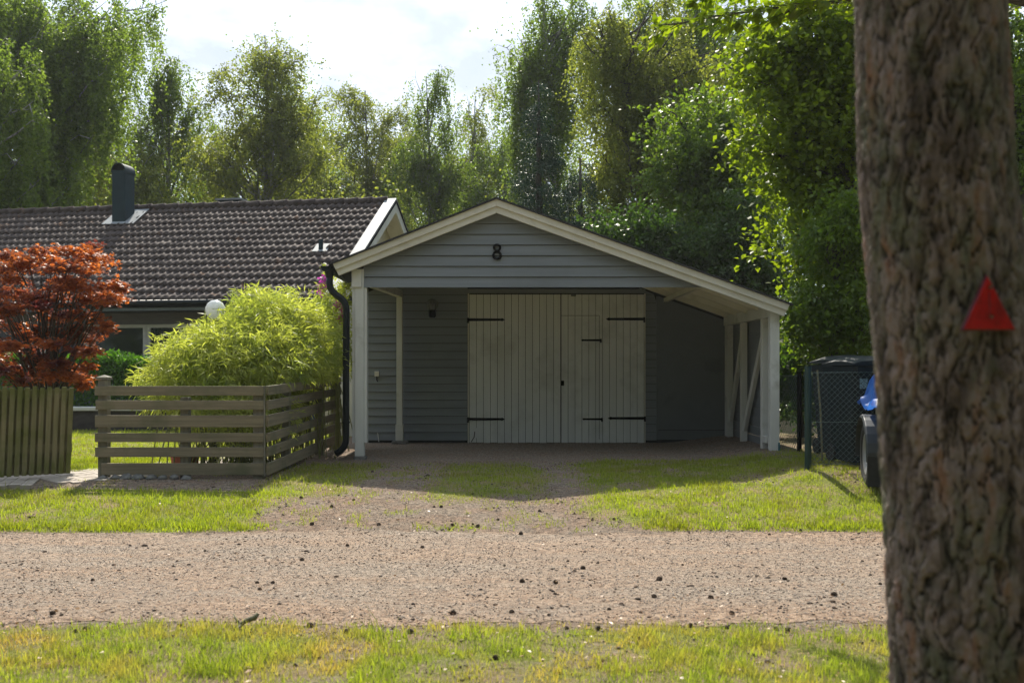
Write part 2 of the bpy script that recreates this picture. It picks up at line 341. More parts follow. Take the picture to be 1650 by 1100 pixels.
def gridmesh(name, xs, ys, zf, mat, dens=True):
    X, Y = np.meshgrid(xs, ys); Z = zf(X, Y)
    V = np.stack([X, Y, Z], -1).reshape(-1, 3); nx = len(xs); ny = len(ys)
    i = np.arange(nx*ny).reshape(ny, nx); Fc = np.stack([i[:-1, :-1], i[:-1, 1:], i[1:, 1:], i[1:, :-1]], -1).reshape(-1, 4)
    return npmesh(name, V, Fc, mat, smooth=True, attr=[('grass', 'POINT', grass_density(V[:, 0], V[:, 1]))] if dens else None)
xs = np.concatenate([[-260, -120, -60, -30, -18, -12], np.arange(-8, 8.01, .05), [12, 18, 30, 60, 120, 260]])
ys = np.concatenate([[-60, -30, -12, -4, 0], np.arange(2.5, 14.01, .05), np.arange(15, 30, 1), [34, 40, 50, 70, 100, 200, 400]])
gr = gridmesh('ground', xs, ys, G, ground_material()); tag(gr, kind='structure')
def strip(name, xa, yn, yf, mat, off, rows=60, kind='structure'):
    """sheet between near edge yn(x) and far edge yf(x)"""
    A = yn(xa); B = yf(xa); T = np.linspace(0, 1, rows)[:, None]
    Y = A*(1-T)+B*T; X = np.repeat(xa[None, :], rows, 0); Z = G(X, Y)+off
    V = np.stack([X, Y, Z], -1).reshape(-1, 3); nx = len(xa)
    i = np.arange(nx*rows).reshape(rows, nx); Fc = np.stack([i[:-1, :-1], i[:-1, 1:], i[1:, 1:], i[1:, :-1]], -1).reshape(-1, 4)
    return tag(npmesh(name, V, Fc, mat, smooth=True), kind=kind)
def lane_material():
    m = bpy.data.materials.new('lane_gravel'); m.use_nodes = True; t = m.node_tree; L = t.links.new; b = t.nodes['Principled BSDF']; b.inputs['Roughness'].default_value = .95
    b.inputs['Specular IOR Level'].default_value = .15
    tcn = nd(t, 'ShaderNodeTexCoord')
    def noise(s, d=6, r=.6, sc=(1, 1, 1)):
        mp = nd(t, 'ShaderNodeMapping'); mp.inputs['Scale'].default_value = sc; L(tcn.outputs['Object'], mp.inputs[0])
        n = nd(t, 'ShaderNodeTexNoise', i_Scale=float(s), i_Detail=float(d), i_Roughness=r); L(mp.outputs[0], n.inputs['Vector']); return n.outputs[0]
    def ramp(f, a, c, pa, pc):
        r = nd(t, 'ShaderNodeValToRGB'); r.color_ramp.elements[0].position = pa; r.color_ramp.elements[1].position = pc
        r.color_ramp.elements[0].color = hexc(a); r.color_ramp.elements[1].color = hexc(c); L(f, r.inputs[0]); return r.outputs[0]
    def mixc(f, a, c):
        x = nd(t, 'ShaderNodeMix', data_type='RGBA'); L(f, x.inputs['Factor']); L(a, x.inputs['A']); L(c, x.inputs['B']); return x.outputs['Result']
    grey = ramp(noise(26, 10, .82), (.125, .095, .074), (.60, .485, .385), .37, .60)
    org_ = ramp(noise(22, 10, .82), (.14, .09, .062), (.66, .48, .35), .37, .60)
    # tyre tracks run along the lane: pine needles gather between and beside them
    w = noise(1.3, 7, .65, (.5, 2.2, 1))
    sy = nd(t, 'ShaderNodeSeparateXYZ'); L(tcn.outputs['Object'], sy.inputs[0])
    def mr(a0, a1, b0, b1):
        q = nd(t, 'ShaderNodeMapRange'); q.inputs['From Min'].default_value = a0; q.inputs['From Max'].default_value = a1; q.inputs['To Min'].default_value = b0; q.inputs['To Max'].default_value = b1; L(sy.outputs['Y'], q.inputs[0]); return q.outputs[0]
    s1 = nd(t, 'ShaderNodeMath', operation='ADD'); L(mr(5.35, 6.05, .17, 0), s1.inputs[0]); L(mr(7.7, 8.4, 0, .12), s1.inputs[1])
    s2 = nd(t, 'ShaderNodeMath', operation='ADD'); L(w, s2.inputs[0]); L(s1.outputs[0], s2.inputs[1])
    c = mixc(ramp(s2.outputs[0], (0, 0, 0), (1, 1, 1), .42, .66), grey, org_)
    v = nd(t, 'ShaderNodeTexVoronoi', i_Scale=55.0); L(tcn.outputs['Object'], v.inputs['Vector'])
    vv = ramp(v.outputs['Distance'], (.35, .33, .32), (1, 1, 1), .05, .2)
    mm = nd(t, 'ShaderNodeMix', data_type='RGBA', blend_type='MULTIPLY'); mm.inputs['Factor'].default_value = .22; L(c, mm.inputs['A']); L(vv, mm.inputs['B'])
    L(mm.outputs['Result'], b.inputs['Base Color'])
    bp = nd(t, 'ShaderNodeBump'); bp.inputs['Distance'].default_value = .05; bp.inputs['Strength'].default_value = 1; L(noise(28, 10, .8), bp.inputs['Height']); L(bp.outputs[0], b.inputs['Normal'])
    return m
lane_m = lane_material()
xa = np.concatenate([[-40, -20, -12], np.arange(-8, 8.01, .02), [12, 20, 40]])
def lane_near(x): return 5.42+.22*(fbm(x, x*0, 1.1, 5, 21)-.5)+.10*(vnoise(x, x*0, 9, 5)-.5)
def lane_far(x): return 8.33+.18*(fbm(x, x*0, 1.0, 5, 33)-.5)+.09*(vnoise(x, x*0, 8, 6)-.5)
strip('gravel_lane', xa, lane_near, lane_far, lane_m, .0025)
#%%PATH
pv = MB(); PA = gp(-40, 786); 
def paver_path():
    mb = MB()
    c0 = np.array([(-7.6, 9.95), (-6.2, 10.15), (-5.0, 10.55), (-4.2, 11.3), (-3.7, 12.2), (-3.2, 12.9)])
    wid = .62
    seg = []
    for i in range(len(c0)-1):
        n = max(2, int(np.linalg.norm(c0[i+1]-c0[i])/.11))
        for k in range(n): seg.append(c0[i]+(c0[i+1]-c0[i])*k/n)
    seg = np.array(seg)
    for i in range(len(seg)-1):
        d = seg[i+1]-seg[i]; l = np.linalg.norm(d); d /= l; nrm = np.array([-d[1], d[0]])
        for j in range(6):
            o = -wid+j*wid/3+(.1 if i % 2 else 0); a = seg[i]+nrm*(o+.004); b_ = seg[i]+nrm*(o+wid/3-.004)
            z = g(*seg[i])+.012+random.uniform(0, .004)
            q = [a+d*.003, b_+d*.003, b_+d*(l-.004), a+d*(l-.004)]
            mb.prism([(p[0], p[1], z) for p in q], (0, 0, -.05))
    return tag(mb.build('paved_path', MT['paver']), kind='structure')
paver_path()

# ------------------------------------------------------------------ carport garage
YF, YB = 12.83, 15.65
XP, ZP, SLL, SLR = -.198, 3.338, .396, .359
def rz(x): return ZP-(SLL*(XP-x) if x < XP else SLR*(x-XP))
garage = thing('carport_garage', 'grey weatherboard garage with open carport front, white double doors, number 8', 'garage', (.6, 14.2, 0))
def siding(x0, x1, y, z0, z1, h, off=0, topf=None, proud=.024):
    mb = MB(); z = z0
    while z < z1-.005:
        zt = min(z+h, z1)
        def lim(zz):
            a, b = x0, x1
            if topf:
                zl = zz+off
                if ZP-SLL*(XP-a) < zl: a = XP-(ZP-zl)/SLL
                if ZP-SLR*(b-XP) < zl: b = XP+(ZP-zl)/SLR
            return a, b
        a0, b0 = lim(z); a1, b1 = lim(zt)
        if b0 <= a0: break
        if b1 <= a1: a1 = b1 = (a1+b1)/2
        mb.add([(a0, y-proud, z), (b0, y-proud, z), (b1, y-.004, zt-.006), (a1, y-.004, zt-.006), (a0, y+.004, z), (b0, y+.004, z), (b1, y+.004, zt-.006), (a1, y+.004, zt-.006)],
               [(0, 1, 2, 3), (5, 4, 7, 6), (1, 0, 4, 5), (0, 3, 7, 4), (2, 1, 5, 6)]+([(3, 2, 6, 7)]))
        z += h
    return mb
# gable
gs = siding(-1.93, 2.46, YF, 2.216, 3.2, .137, .17, True)
gs.build('gable_siding', MT['siding'], garage)
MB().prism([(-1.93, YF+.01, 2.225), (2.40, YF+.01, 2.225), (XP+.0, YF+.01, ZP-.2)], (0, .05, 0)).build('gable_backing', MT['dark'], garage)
# barge boards (two steps) each side
def barge(sgn):
    xe = -2.285 if sgn < 0 else 3.54; sl = SLL if sgn < 0 else SLR
    dxn = .07 if sgn < 0 else -.065
    def poly(t0, t1, xend):
        zt = lambda x: ZP-sl*abs(x-XP)
        e0 = xend+dxn*t0/.17; e1 = xend+dxn*t1/.17
        return [(XP, zt(XP)-t0), (e0, zt(e0)-t0), (e1, zt(e1)-t1), (XP, zt(XP)-t1)]
    a = MB(); a.prism([(x, 12.665, z) for x, z in poly(.012, .10, xe)], (0, .04, 0)); a.build('barge_board', MT['cream'], garage, bevel=.003)
    b = MB(); b.prism([(x, 12.69, z) for x, z in poly(.085, .185, xe)], (0, .04, 0)); b.build('barge_board', MT['cream'], garage, bevel=.003)
barge(-1); barge(1)
# roof slab
roof = MB()
for xe, sl in ((-2.33, SLL), (3.575, SLR)):
    e = ZP-sl*abs(xe-XP)
    roof.prism([(XP, 12.64, ZP+.012), (xe, 12.64, e+.012), (xe, 12.64, e-.010), (XP, 12.64, ZP-.010)], (0, 7.0, 0))
rf = roof.build('roof', MT['felt'], garage)
for xe, sl, smat in ((-2.27, SLL, pm('darkened_roof_boards', (.05, .042, .034), (.09, .075, .06), scale=(3, 20, 20), rough=.9)), (3.53, SLR, MT['cream'])):  # left soffit boards coloured dark to dim the carport interior
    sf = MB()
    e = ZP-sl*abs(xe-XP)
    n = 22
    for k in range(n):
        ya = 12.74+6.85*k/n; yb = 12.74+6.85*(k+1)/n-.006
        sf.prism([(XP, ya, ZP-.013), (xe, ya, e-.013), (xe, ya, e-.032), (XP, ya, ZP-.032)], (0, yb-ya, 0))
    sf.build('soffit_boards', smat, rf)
for k, y in enumerate((13.45, 14.1, 14.75, 15.4)):
    m = MB(); x1 = 3.44; m.prism([(2.0, y, rz(2.0)-.034), (x1, y, rz(x1)-.034), (x1, y, rz(x1)-.125), (2.0, y, rz(2.0)-.125)], (0, .045, 0)); m.build('rafter', MT['cream'], garage, bevel=.003)
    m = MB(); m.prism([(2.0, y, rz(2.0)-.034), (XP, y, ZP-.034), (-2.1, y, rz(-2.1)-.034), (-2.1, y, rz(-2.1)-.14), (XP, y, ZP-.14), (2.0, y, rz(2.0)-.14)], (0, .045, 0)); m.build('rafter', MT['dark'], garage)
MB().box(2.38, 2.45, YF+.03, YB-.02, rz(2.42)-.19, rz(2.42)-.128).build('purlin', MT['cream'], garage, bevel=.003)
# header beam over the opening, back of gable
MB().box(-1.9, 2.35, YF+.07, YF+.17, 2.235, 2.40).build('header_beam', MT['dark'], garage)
# front left post (core and trims)
p = MB().box(-2.022, -1.905, 12.80, 12.92, .045, rz(-1.96)-.19); o = p.build('post', MT['white'], garage, bevel=.004)
MB().box(-2.058, -2.024, 12.815, 12.93, .215, 2.235).build('post_trim', MT['white'], o, bevel=.003)
MB().box(-1.903, -1.868, 12.815, 12.93, .215, 2.212).build('post_trim', MT['white'], o, bevel=.003)
MB().box(-2.06, -1.934, 12.775, 12.797, 2.216, rz(-1.99)-.185).build('post_trim', MT['white'], o, bevel=.003)
MB().box(-2.035, -1.88, 12.78, 12.94, -.03, .042).build('post_foot', MT['stone'], o, bevel=.01)
# back left post and the beam between
o = MB().box(-1.79, -1.70, 15.42, 15.52, .05, 2.27).build('post', MT['white'], garage, bevel=.004)
MB().box(-1.803, -1.688, 15.405, 15.53, .052, .30).build('post_trim', MT['white'], o, bevel=.003)
MB().box(-1.86, -1.62, 15.36, 15.56, -.05, .048).build('post_foot', MT['stone'], o, bevel=.015)
MB().beam((-1.90, 12.94, 2.31), (-1.75, 15.56, 2.33), .09, .11).build('beam', MT['white'], garage, bevel=.004)
# back wall
siding(-2.33, -.70, YB, .04, 2.7, .127, .14, True).build('wall_siding', MT['siding'], garage)
siding(2.09, 2.27, YB, .04, 2.5, .127, .14, True).build('wall_siding', MT['siding'], garage)
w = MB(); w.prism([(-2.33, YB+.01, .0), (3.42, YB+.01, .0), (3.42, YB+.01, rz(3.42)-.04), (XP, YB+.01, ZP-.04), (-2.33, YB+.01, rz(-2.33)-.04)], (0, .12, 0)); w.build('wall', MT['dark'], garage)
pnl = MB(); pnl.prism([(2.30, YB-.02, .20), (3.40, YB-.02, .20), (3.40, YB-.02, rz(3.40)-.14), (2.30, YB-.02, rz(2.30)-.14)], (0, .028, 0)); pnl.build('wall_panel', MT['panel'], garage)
MB().box(2.285, 3.40, YB-.035, YB+.008, .05, .19).build('base_board', MT['panel'], garage, bevel=.004)
MB().box(2.268, 2.297, YB-.03, YB+.005, .05, rz(2.28)-.15).build('corner_trim', MT['panel'], garage)
# side walls of the closed part, rear wall
MB().box(-2.33, -2.26, YB+.14, 19.4, 0, rz(-2.3)-.05).build('side_wall', MT['siding'], garage)
MB().box(-2.25, 3.4, 19.3, 19.4, 0, 1.95).build('side_wall', MT['siding'], garage)
# right side wall between the posts, boards on the outside
rs = MB(); z = .10
while z < 1.92:
    rs.add([(3.445, YF+.14, z), (3.445, 19.3, z), (3.425, 19.3, z+.127), (3.425, YF+.14, z+.127), (3.465, YF+.14, z), (3.465, 19.3, z), (3.44, 19.3, z+.127), (3.44, YF+.14, z+.127)],
           [(0, 3, 2, 1), (4, 5, 6, 7), (0, 1, 5, 4), (3, 7, 6, 2), (0, 4, 7, 3)]); z += .127
rs.build('side_siding', MT['siding'], garage)
o = MB().box(3.322, 3.44, 12.80, 12.92, .085, rz(3.38)-.035).build('post', MT['white'], garage, bevel=.004)
MB().box(3.42, 3.446, 12.79, 12.93, .085, .22).build('peeling_patch', pm('teal_primer', (.05, .13, .16), (.09, .19, .21), rough=.7), o)
o = MB().box(3.30, 3.39, 13.14, 13.235, .05, 1.83).build('post', MT['white'], garage, bevel=.004)
MB().box(3.30, 3.40, 12.95, 13.13, .20, .29).build('post_block', MT['white'], o, bevel=.004)
for y in (14.4, 15.32):
    MB().box(3.315, 3.405, y, y+.09, .06, 1.83).build('post', MT['white'], garage, bevel=.004)
MB().box(3.33, 3.41, 15.50, 15.59, .06, 1.85).build('post', MT['white'], garage, bevel=.004)
MB().box(3.32, 3.41, 12.94, YB-.03, 1.835, 1.985).build('top_plate', MT['white'], garage, bevel=.004)
MB().beam((3.37, 13.22, 1.76), (3.37, 14.42, .30), .05, .11, (0, 1, 0)).build('brace', MT['white'], garage, bevel=.003)
MB().beam((3.37, 14.47, 1.76), (3.37, 15.34, .38), .05, .11, (0, 1, 0)).build('brace', MT['white'], garage, bevel=.003)
# double doors
def leaf(x0, x1, z0, z1, hx, strapdir, gap=()):
    n = round((x1-x0)/.107); w_ = (x1-x0)/n; mb = MB()
    for k in range(n):
        gp_ = .006
        mb.box(x0+k*w_+gp_/2, x0+(k+1)*w_-gp_/2, YB-.055+random.uniform(0, .003), YB-.03, z0+random.uniform(0, .008), z1)
    return mb.build('door', MT['door'], garage, bevel=.003)
MB().box(-.70, 2.09, YB-.024, YB-.001, .0, 2.36).build('door_reveal', MT['dark'], garage)
d1 = leaf(-.668, .762, .0, 2.325, 0, 1)
d2 = leaf(.772, 2.07, .0, 2.325, 0, -1)
MB().box(-.695, -.672, YB-.06, YB-.028, .0, 2.34).build('door_frame', MT['cream'], garage, bevel=.003)
MB().box(2.074, 2.092, YB-.06, YB-.028, .0, 2.34).build('door_frame', MT['cream'], garage, bevel=.003)
MB().box(-.70, 2.09, YB-.05, YB-.002, 2.345, 2.41).build('door_lintel', MT['siding'], garage, bevel=.003)
for xx, par in ((-.70, d1), (2.05, d1)): pass
def hinge(xb, xt, z, par, big=True):
    h = .022 if big else .016; s = 1 if xt > xb else -1; m = MB(); y = YB-.06
    pts = [(xb, z-h), (xb+s*abs(xt-xb)*.88, z-h*.8), (xb+s*abs(xt-xb)*.92, z-h*1.1), (xt, z), (xb+s*abs(xt-xb)*.92, z+h*1.1), (xb+s*abs(xt-xb)*.88, z+h*.8), (xb, z+h)]
    m.prism([(a, y, b) for a, b in pts], (0, -.008, 0))
    m.tube([(xb, y-.008, z-h*2.4), (xb, y-.008, z+h*1.3)], .014, 8)
    for q in (.2, .45, .7): m.tube([(xb+s*abs(xt-xb)*q, y-.008, z), (xb+s*abs(xt-xb)*q, y-.014, z)], .007, 8)
    m.build('hinge', MT['black'], par)
bx = lambda px: (px-825)/102.9; bz = lambda r: 1.2+(590-r)/102.9
hinge(bx(754), bx(814), bz(515), d1); hinge(bx(754), bx(814), bz(675), d1)
hinge(bx(1038), bx(976), bz(514), d2); hinge(bx(1039), bx(979), bz(673.5), d2)
hinge(bx(968), bx(936), bz(548), d2, False); hinge(bx(970), bx(938), bz(675), d2, False)
ws = MB(); x0, x1, z0, z1 = bx(904), bx(966), .06, bz(508)     # outline of the wicket door, a narrow gap shown as thin dark battens
for a, b, c, d_ in ((x0, x0+.006, z0, z1), (x1-.006, x1, z0, z1), (x0+.007, x1-.007, z1-.006, z1)): ws.box(a, b, YB-.0575, YB-.0555, c, d_)
ws.build('wicket_door_gap', MT['dark'], d2)
MB().box(bx(904.5), bx(909), YB-.062, YB-.0595, bz(621), bz(613)).build('keyhole_plate', MT['black'], d2)
MB().box(bx(920), bx(928), YB-.075, YB-.0595, bz(477), bz(475)).build('door_catch', MT['black'], d2)
o = MB().box(bx(765), bx(776), YB-.068, YB-.0595, bz(705), bz(689)).build('cover_plate', MT['door'], d1, bevel=.003)
MB().tube([(bx(765), YB-.07, bz(695)), (bx(764), YB-.072, bz(704)), (bx(759), YB-.075, bz(712))], .006, 6).build('cable', MT['black'], d1)
# wall lamp
lz = bz(500); lx = bx(697)
lamp = MB(); lamp.tube([(lx, YB-.02, lz-.07), (lx, YB-.09, lz-.09)], .025, 10); lamp.lathe([(0, -.12), (.04, -.115), (.055, -.09), (.055, -.01), (.062, 0), (.05, .004), (0, .004)], (lx, YB-.11, lz), 16)
lo = lamp.build('wall_lamp', MT['black'], garage, smooth=False)
MB().lathe([(.05, .005), (.085, .05), (.095, .09), (.085, .13), (.05, .165), (0, .175)], (lx, YB-.11, lz), 20).build('globe', MT['clear'], lo, smooth=True)
MB().lathe([(.03, .006), (.035, .05), (.038, .1), (0, .12)], (lx, YB-.11, lz), 12).build('bulb', MT['globe'], lo, smooth=True)
# socket box on the left wall
sx, sz = bx(607), bz(602)
o = MB().box(sx-.035, sx+.035, YB-.06, YB-.018, sz-.04, sz+.04).build('socket_box', MT['cream'], garage, bevel=.005)
MB().tube([(sx, YB-.04, sz-.04), (sx, YB-.045, sz-.1), (sx+.01, YB-.03, sz-.12)], .008, 6).build('cable', MT['black'], o)
MB().tube([(bx(610), YB-.03, .02), (bx(609), YB-.04, .12), (bx(608), YB-.04, .16)], .006, 6).build('cable', MT['white'], garage)
# number 8
def ring8():
    mb = MB(); n = 40; cx = (801-825)/125.; z8 = 1.2+(590-406)/125.
    prof = []
    for cz, rx, rzz, t in ((-.047, .062, .059, .031), (.052, .053, .050, .028)):
        base = len(mb.v)
        for k in range(n):
            a = 2*math.pi*k/n
            for rr, yy in ((1, 0), (1, -.022), (0, -.022), (0, 0)):
                ex = rx-t*(1-rr)*1.0; ez = rzz-t*(1-rr)*.86
                mb.v.append((cx+ex*math.cos(a), YF-.02+yy-(.001 if cz > 0 else 0), z8+cz+ez*math.sin(a)))
        for k in range(n):
            for q in range(4):
                a0 = base+k*4+q; a1 = base+k*4+(q+1) % 4; b0 = base+((k+1) % n)*4+q; b1 = base+((k+1) % n)*4+(q+1) % 4
                mb.f.append((a0, b0, b1, a1))
    return mb
ring8().build('house_number', MT['black'], garage)
# gutter and downpipe
gut = MB(); n = 10; ys_ = (12.66, 19.6); gx, gz = -2.375, 2.445; base = 0
for y in ys_:
    for k in range(n+1):
        a = math.pi+math.pi*k/n; gut.v.append((gx+.062*math.cos(a), y, gz+.07*math.sin(a)+.03))
    for k in range(n+1):
        a = math.pi+math.pi*k/n; gut.v.append((gx+.056*math.cos(a), y, gz+.064*math.sin(a)+.03))
m_ = 2*(n+1)
for k in range(n): gut.f += [(k, k+1, m_+k+1, m_+k), (n+1+k, m_+n+1+k, m_+n+2+k, n+2+k)]
gut.f.append(tuple(range(n+1))); 
go = gut.build('gutter', MT['gutter'], garage)
dp = MB(); q = lambda px, r: (lambda v: (v.x, v.y, v.z))(P(px, r, 12.74))
dp.lathe([(.075, .0), (.072, -.015), (.05, -.075), (.045, -.11)], q(531, 434), 14)
path = [(531, 444), (531, 456), (532, 463), (536, 470), (543, 476), (551, 482), (556, 489), (558, 498), (558, 510), (557.5, 600), (557.5, 700), (557, 712), (554, 720), (548, 727), (541, 731)]
dp.tube([q(*c) for c in path], .044, 14)
dp.build('downpipe', MT['gutter'], garage, smooth=True)
for r in (545, 680): MB().lathe([(.049, -.012), (.052, -.012), (.052, .012), (.049, .012)], q(557.5, r), 14).build('pipe_clip', MT['gutter'], garage)
MB().prism([(-2.28, 12.76, rz(-2.28)-.04), (-2.06, 12.76, rz(-2.06)-.045), (-2.06, 12.76, 2.28), (-2.12, 12.76, 2.28)], (0, .05, 0)).build('eave_bracket', MT['dark'], garage)
# lean-to behind on the left
LY = 17.0
a = P(517, 484, LY); b = P(572, 457, LY)
sl_ = (b.z-a.z)/(b.x-a.x)
lt = MB(); lt.prism([(a.x, LY, a.z+.0), (b.x+.05, LY, b.z+.05*sl_), (b.x+.05, LY, b.z+.05*sl_-.15), (a.x+.06, LY, a.z-.12)], (0, .035, 0)); lt.build('barge_board', MT['cream'], garage, bevel=.003)
lt = MB(); lt.prism([(a.x-.02, LY-.03, a.z+.022), (-2.34, LY-.03, a.z+.022+sl_*(-2.34-a.x)), (-2.34, LY-.03, a.z+sl_*(-2.34-a.x)), (a.x-.02, LY-.03, a.z)], (0, 2.3, 0)); lt.build('lean_to_roof', MT['felt'], garage)
MB().box(a.x+.12, -2.34, LY+.1, LY+2.1, 0, a.z-.06).build('lean_to_wall', MT['cream'], garage)
#%%HOUSE
E = Vector((-3.68, 19.8, 2.545)); UA = Vector((-.984, .178, 0)); VA = Vector((.178, .984, 0)); RUN = 4.07; RISE = 2.575
house = thing('house', 'long single storey house with a dark brown tiled roof and metal chimney', 'house', (-10, 23, 0))
def Hp(u, v, z): return Vector((E.x, E.y, 0))+UA*u+VA*v+Vector((0, 0, z))
LEN = 19.0
def roofz(v): return E.z+RISE/RUN*v if v <= RUN else E.z+RISE/RUN*(2*RUN-v)
def tiles():
    SL = math.hypot(RUN, RISE); du = .167; nc = 15; ch = SL/nc
    uu = np.arange(0, LEN+.001, du/10); 
    prof = (.5+.5*np.cos(2*np.pi*uu/du-1.2))**1.25*.042
    rows = []; sv = []
    for c in range(nc):
        for f in (0, .0, .5, 1.0):
            rows.append((c, f)); 
    ny = []
    for c in range(nc):
        ny += [(c*ch, -.02), (c*ch, .032), (c*ch+ch*.5, .016), (c*ch+ch, .002)]
    dirS = (VA*RUN+Vector((0, 0, RISE)))/SL; nrm = dirS.cross(UA).normalized()
    if nrm.z < 0: nrm = -nrm
    base = np.array(Hp(0, 0, E.z)); U = np.array(UA); D = np.array(dirS); N = np.array(nrm)
    V = []
    jit = rng.normal(0, .0035, (nc, len(uu)//20+2))
    for r, (s_, h) in enumerate(ny):
        c = r//4; scal = .012*(.5+.5*np.cos(2*np.pi*uu/du-1.2)) if (r % 4) < 2 else 0
        jj = jit[c][(np.arange(len(uu))//20)]
        V.append(base+uu[:, None]*U+(s_-scal+np.zeros_like(uu))[:, None]*D+((prof if (r % 4) else prof*.3)+h+jj)[:, None]*N)
    V = np.array(V); nr, nx = V.shape[:2]; i = np.arange(nr*nx).reshape(nr, nx)
    Fc = np.stack([i[:-1, :-1], i[:-1, 1:], i[1:, 1:], i[1:, :-1]], -1).reshape(-1, 4)
    rr, cc = np.meshgrid(np.arange(nr-1)//4, np.arange(nx-1)//20, indexing='ij')
    tab = rng.random((nc+1, nx//20+2)); rnd = tab[rr, cc].ravel()
    return V.reshape(-1, 3), Fc[:, ::-1], rnd
V, Fc, rnd = tiles()
hroof = npmesh('roof', V, Fc, MT['tile'], house, smooth=True, attr=[('rnd', 'FACE', rnd)])
# backing sheet and rear slope
m = MB(); A0, A1 = Hp(.02, .02, E.z-.06), Hp(LEN, .02, E.z-.06); B0, B1 = Hp(.02, RUN, E.z+RISE-.06), Hp(LEN, RUN, E.z+RISE-.06); C0, C1 = Hp(.02, 2*RUN, E.z-.06), Hp(LEN, 2*RUN, E.z-.06)
up = Vector((0, 0, .05)); m.add([A0, A1, B1, B0, C0, C1, A0+up, A1+up, B1+up, B0+up, C0+up, C1+up], [(0, 1, 2, 3), (3, 2, 5, 4), (6, 9, 8, 7), (9, 10, 11, 8), (0, 3, 9, 6), (3, 4, 10, 9)])
m.build('roof_deck', MT['felt'], hroof)
m = MB()
k = 0
while k*.36 < LEN-.1:
    u = k*.36+.02; 
    m.tube([Hp(u, RUN, E.z+RISE+.02+.022), Hp(u+.40, RUN, E.z+RISE+.02)], [.105, .095], 12); k += 1
m.build('ridge_tiles', MT['tile'], hroof, smooth=True)
# rake: pale metal cover, black drip, white barge boards front and rear slope
def rake(u0, u1, zt, zb, mat, v0=0, v1=RUN, name='barge_board'):
    m = MB(); a = [Hp(u0, v0, roofz(v0)+zt), Hp(u1, v0, roofz(v0)+zt), Hp(u1, v0, roofz(v0)+zb), Hp(u0, v0, roofz(v0)+zb)]
    b = [Hp(u0, v1, roofz(v1)+zt), Hp(u1, v1, roofz(v1)+zt), Hp(u1, v1, roofz(v1)+zb), Hp(u0, v1, roofz(v1)+zb)]
    m.add(a+b, [(0, 1, 2, 3), (7, 6, 5, 4), (0, 4, 5, 1), (1, 5, 6, 2), (2, 6, 7, 3), (3, 7, 4, 0)]); return m.build(name, mat, house)
for v0, v1 in ((0, RUN), (2*RUN, RUN)):
    rake(-.20, .06, .09, .04, MT['flash'], v0, v1, 'rake_flashing'); rake(-.215, -.17, .037, -.01, MT['black'], v0, v1, 'drip_edge'); rake(-.19, -.15, -.013, -.24, MT['white'], v0, v1)
m = MB(); m.prism([Hp(.0+.25, .45, 0), Hp(.25, 2*RUN-.45, 0), Hp(.25, 2*RUN-.45, roofz(.45)-.1), Hp(.25, RUN, E.z+RISE-.12), Hp(.25, .45, roofz(.45)-.1)], UA*.15); m.build('gable_wall', pm('cream_siding', (.55, .50, .38), (.62, .57, .44), scale=(3, 3, 30), rough=.7), house)
m = MB()
for k in range(16): 
    v = 1.2+k*.13; m.prism([Hp(.22, v, 2.6), Hp(.22, v+.11, 2.6), Hp(.22, v+.11, roofz(v)-.75), Hp(.22, v, roofz(v)-.75)], UA*.03)
m.build('gable_boards', pm('brown_boards', (.16, .12, .08), (.24, .19, .13), scale=(20, 20, 2), rough=.8), house)
MB().prism([Hp(-.12, .3, roofz(.3)-.1), Hp(-.12, RUN, E.z+RISE-.1), Hp(-.12, 2*RUN-.3, roofz(.3)-.1), Hp(-.12, 2*RUN-.3, roofz(.3)-.16), Hp(-.12, RUN, E.z+RISE-.17), Hp(-.12, .3, roofz(.3)-.16)], UA*.36).build('verge_soffit', MT['cream'], house)
# gutter, fascia, wall, windows
m = MB(); m.tube([Hp(-.1, -.06, E.z-.05), Hp(LEN, -.06, E.z-.05)], .065, 10); m.build('gutter', MT['gutter'], house, smooth=True)
m = MB(); m.prism([Hp(0, .03, E.z-.13), Hp(0, .45, E.z-.13), Hp(0, .45, E.z-.22), Hp(0, .03, E.z-.22)], UA*LEN); m.build('soffit', MT['dark'], house)
m = MB(); m.prism([Hp(1.5, .0, E.z-.14), Hp(1.5, .42, E.z-.09), Hp(1.5, .42, E.z-.19), Hp(1.5, .0, E.z-.20)], UA*(LEN-1.5)); m.build('canopy_edge', pm('canopy_metal', (.09, .12, .15), (.13, .16, .19), rough=.35, scale=(3, 3, 3)), house)
m = MB(); m.prism([Hp(.3, .5, E.z-.22), Hp(.3, .56, E.z-.22), Hp(.3, .56, E.z-.46), Hp(.3, .5, E.z-.46)], UA*(LEN-.6)); m.build('fascia', MT['purple'], house)
m = MB(); m.prism([Hp(.3, .62, 0), Hp(.3, 2*RUN-.5, 0), Hp(.3, 2*RUN-.5, E.z-.1), Hp(.3, .62, E.z-.1)], UA*(LEN-.6)); m.build('wall', MT['curtain'], house)
def uof(px, v=.6):
    lo, hi = -1, 25
    for _ in range(50):
        mid = (lo+hi)/2; p = Hp(mid, v, 0)
        if 825+F*p.x/p.y > px: lo = mid
        else: hi = mid
    return lo
def zat(row, u, v): p = Hp(u, v, 0); return 1.2+(590-row)*p.y/F
zt = E.z-.46; zb = .75
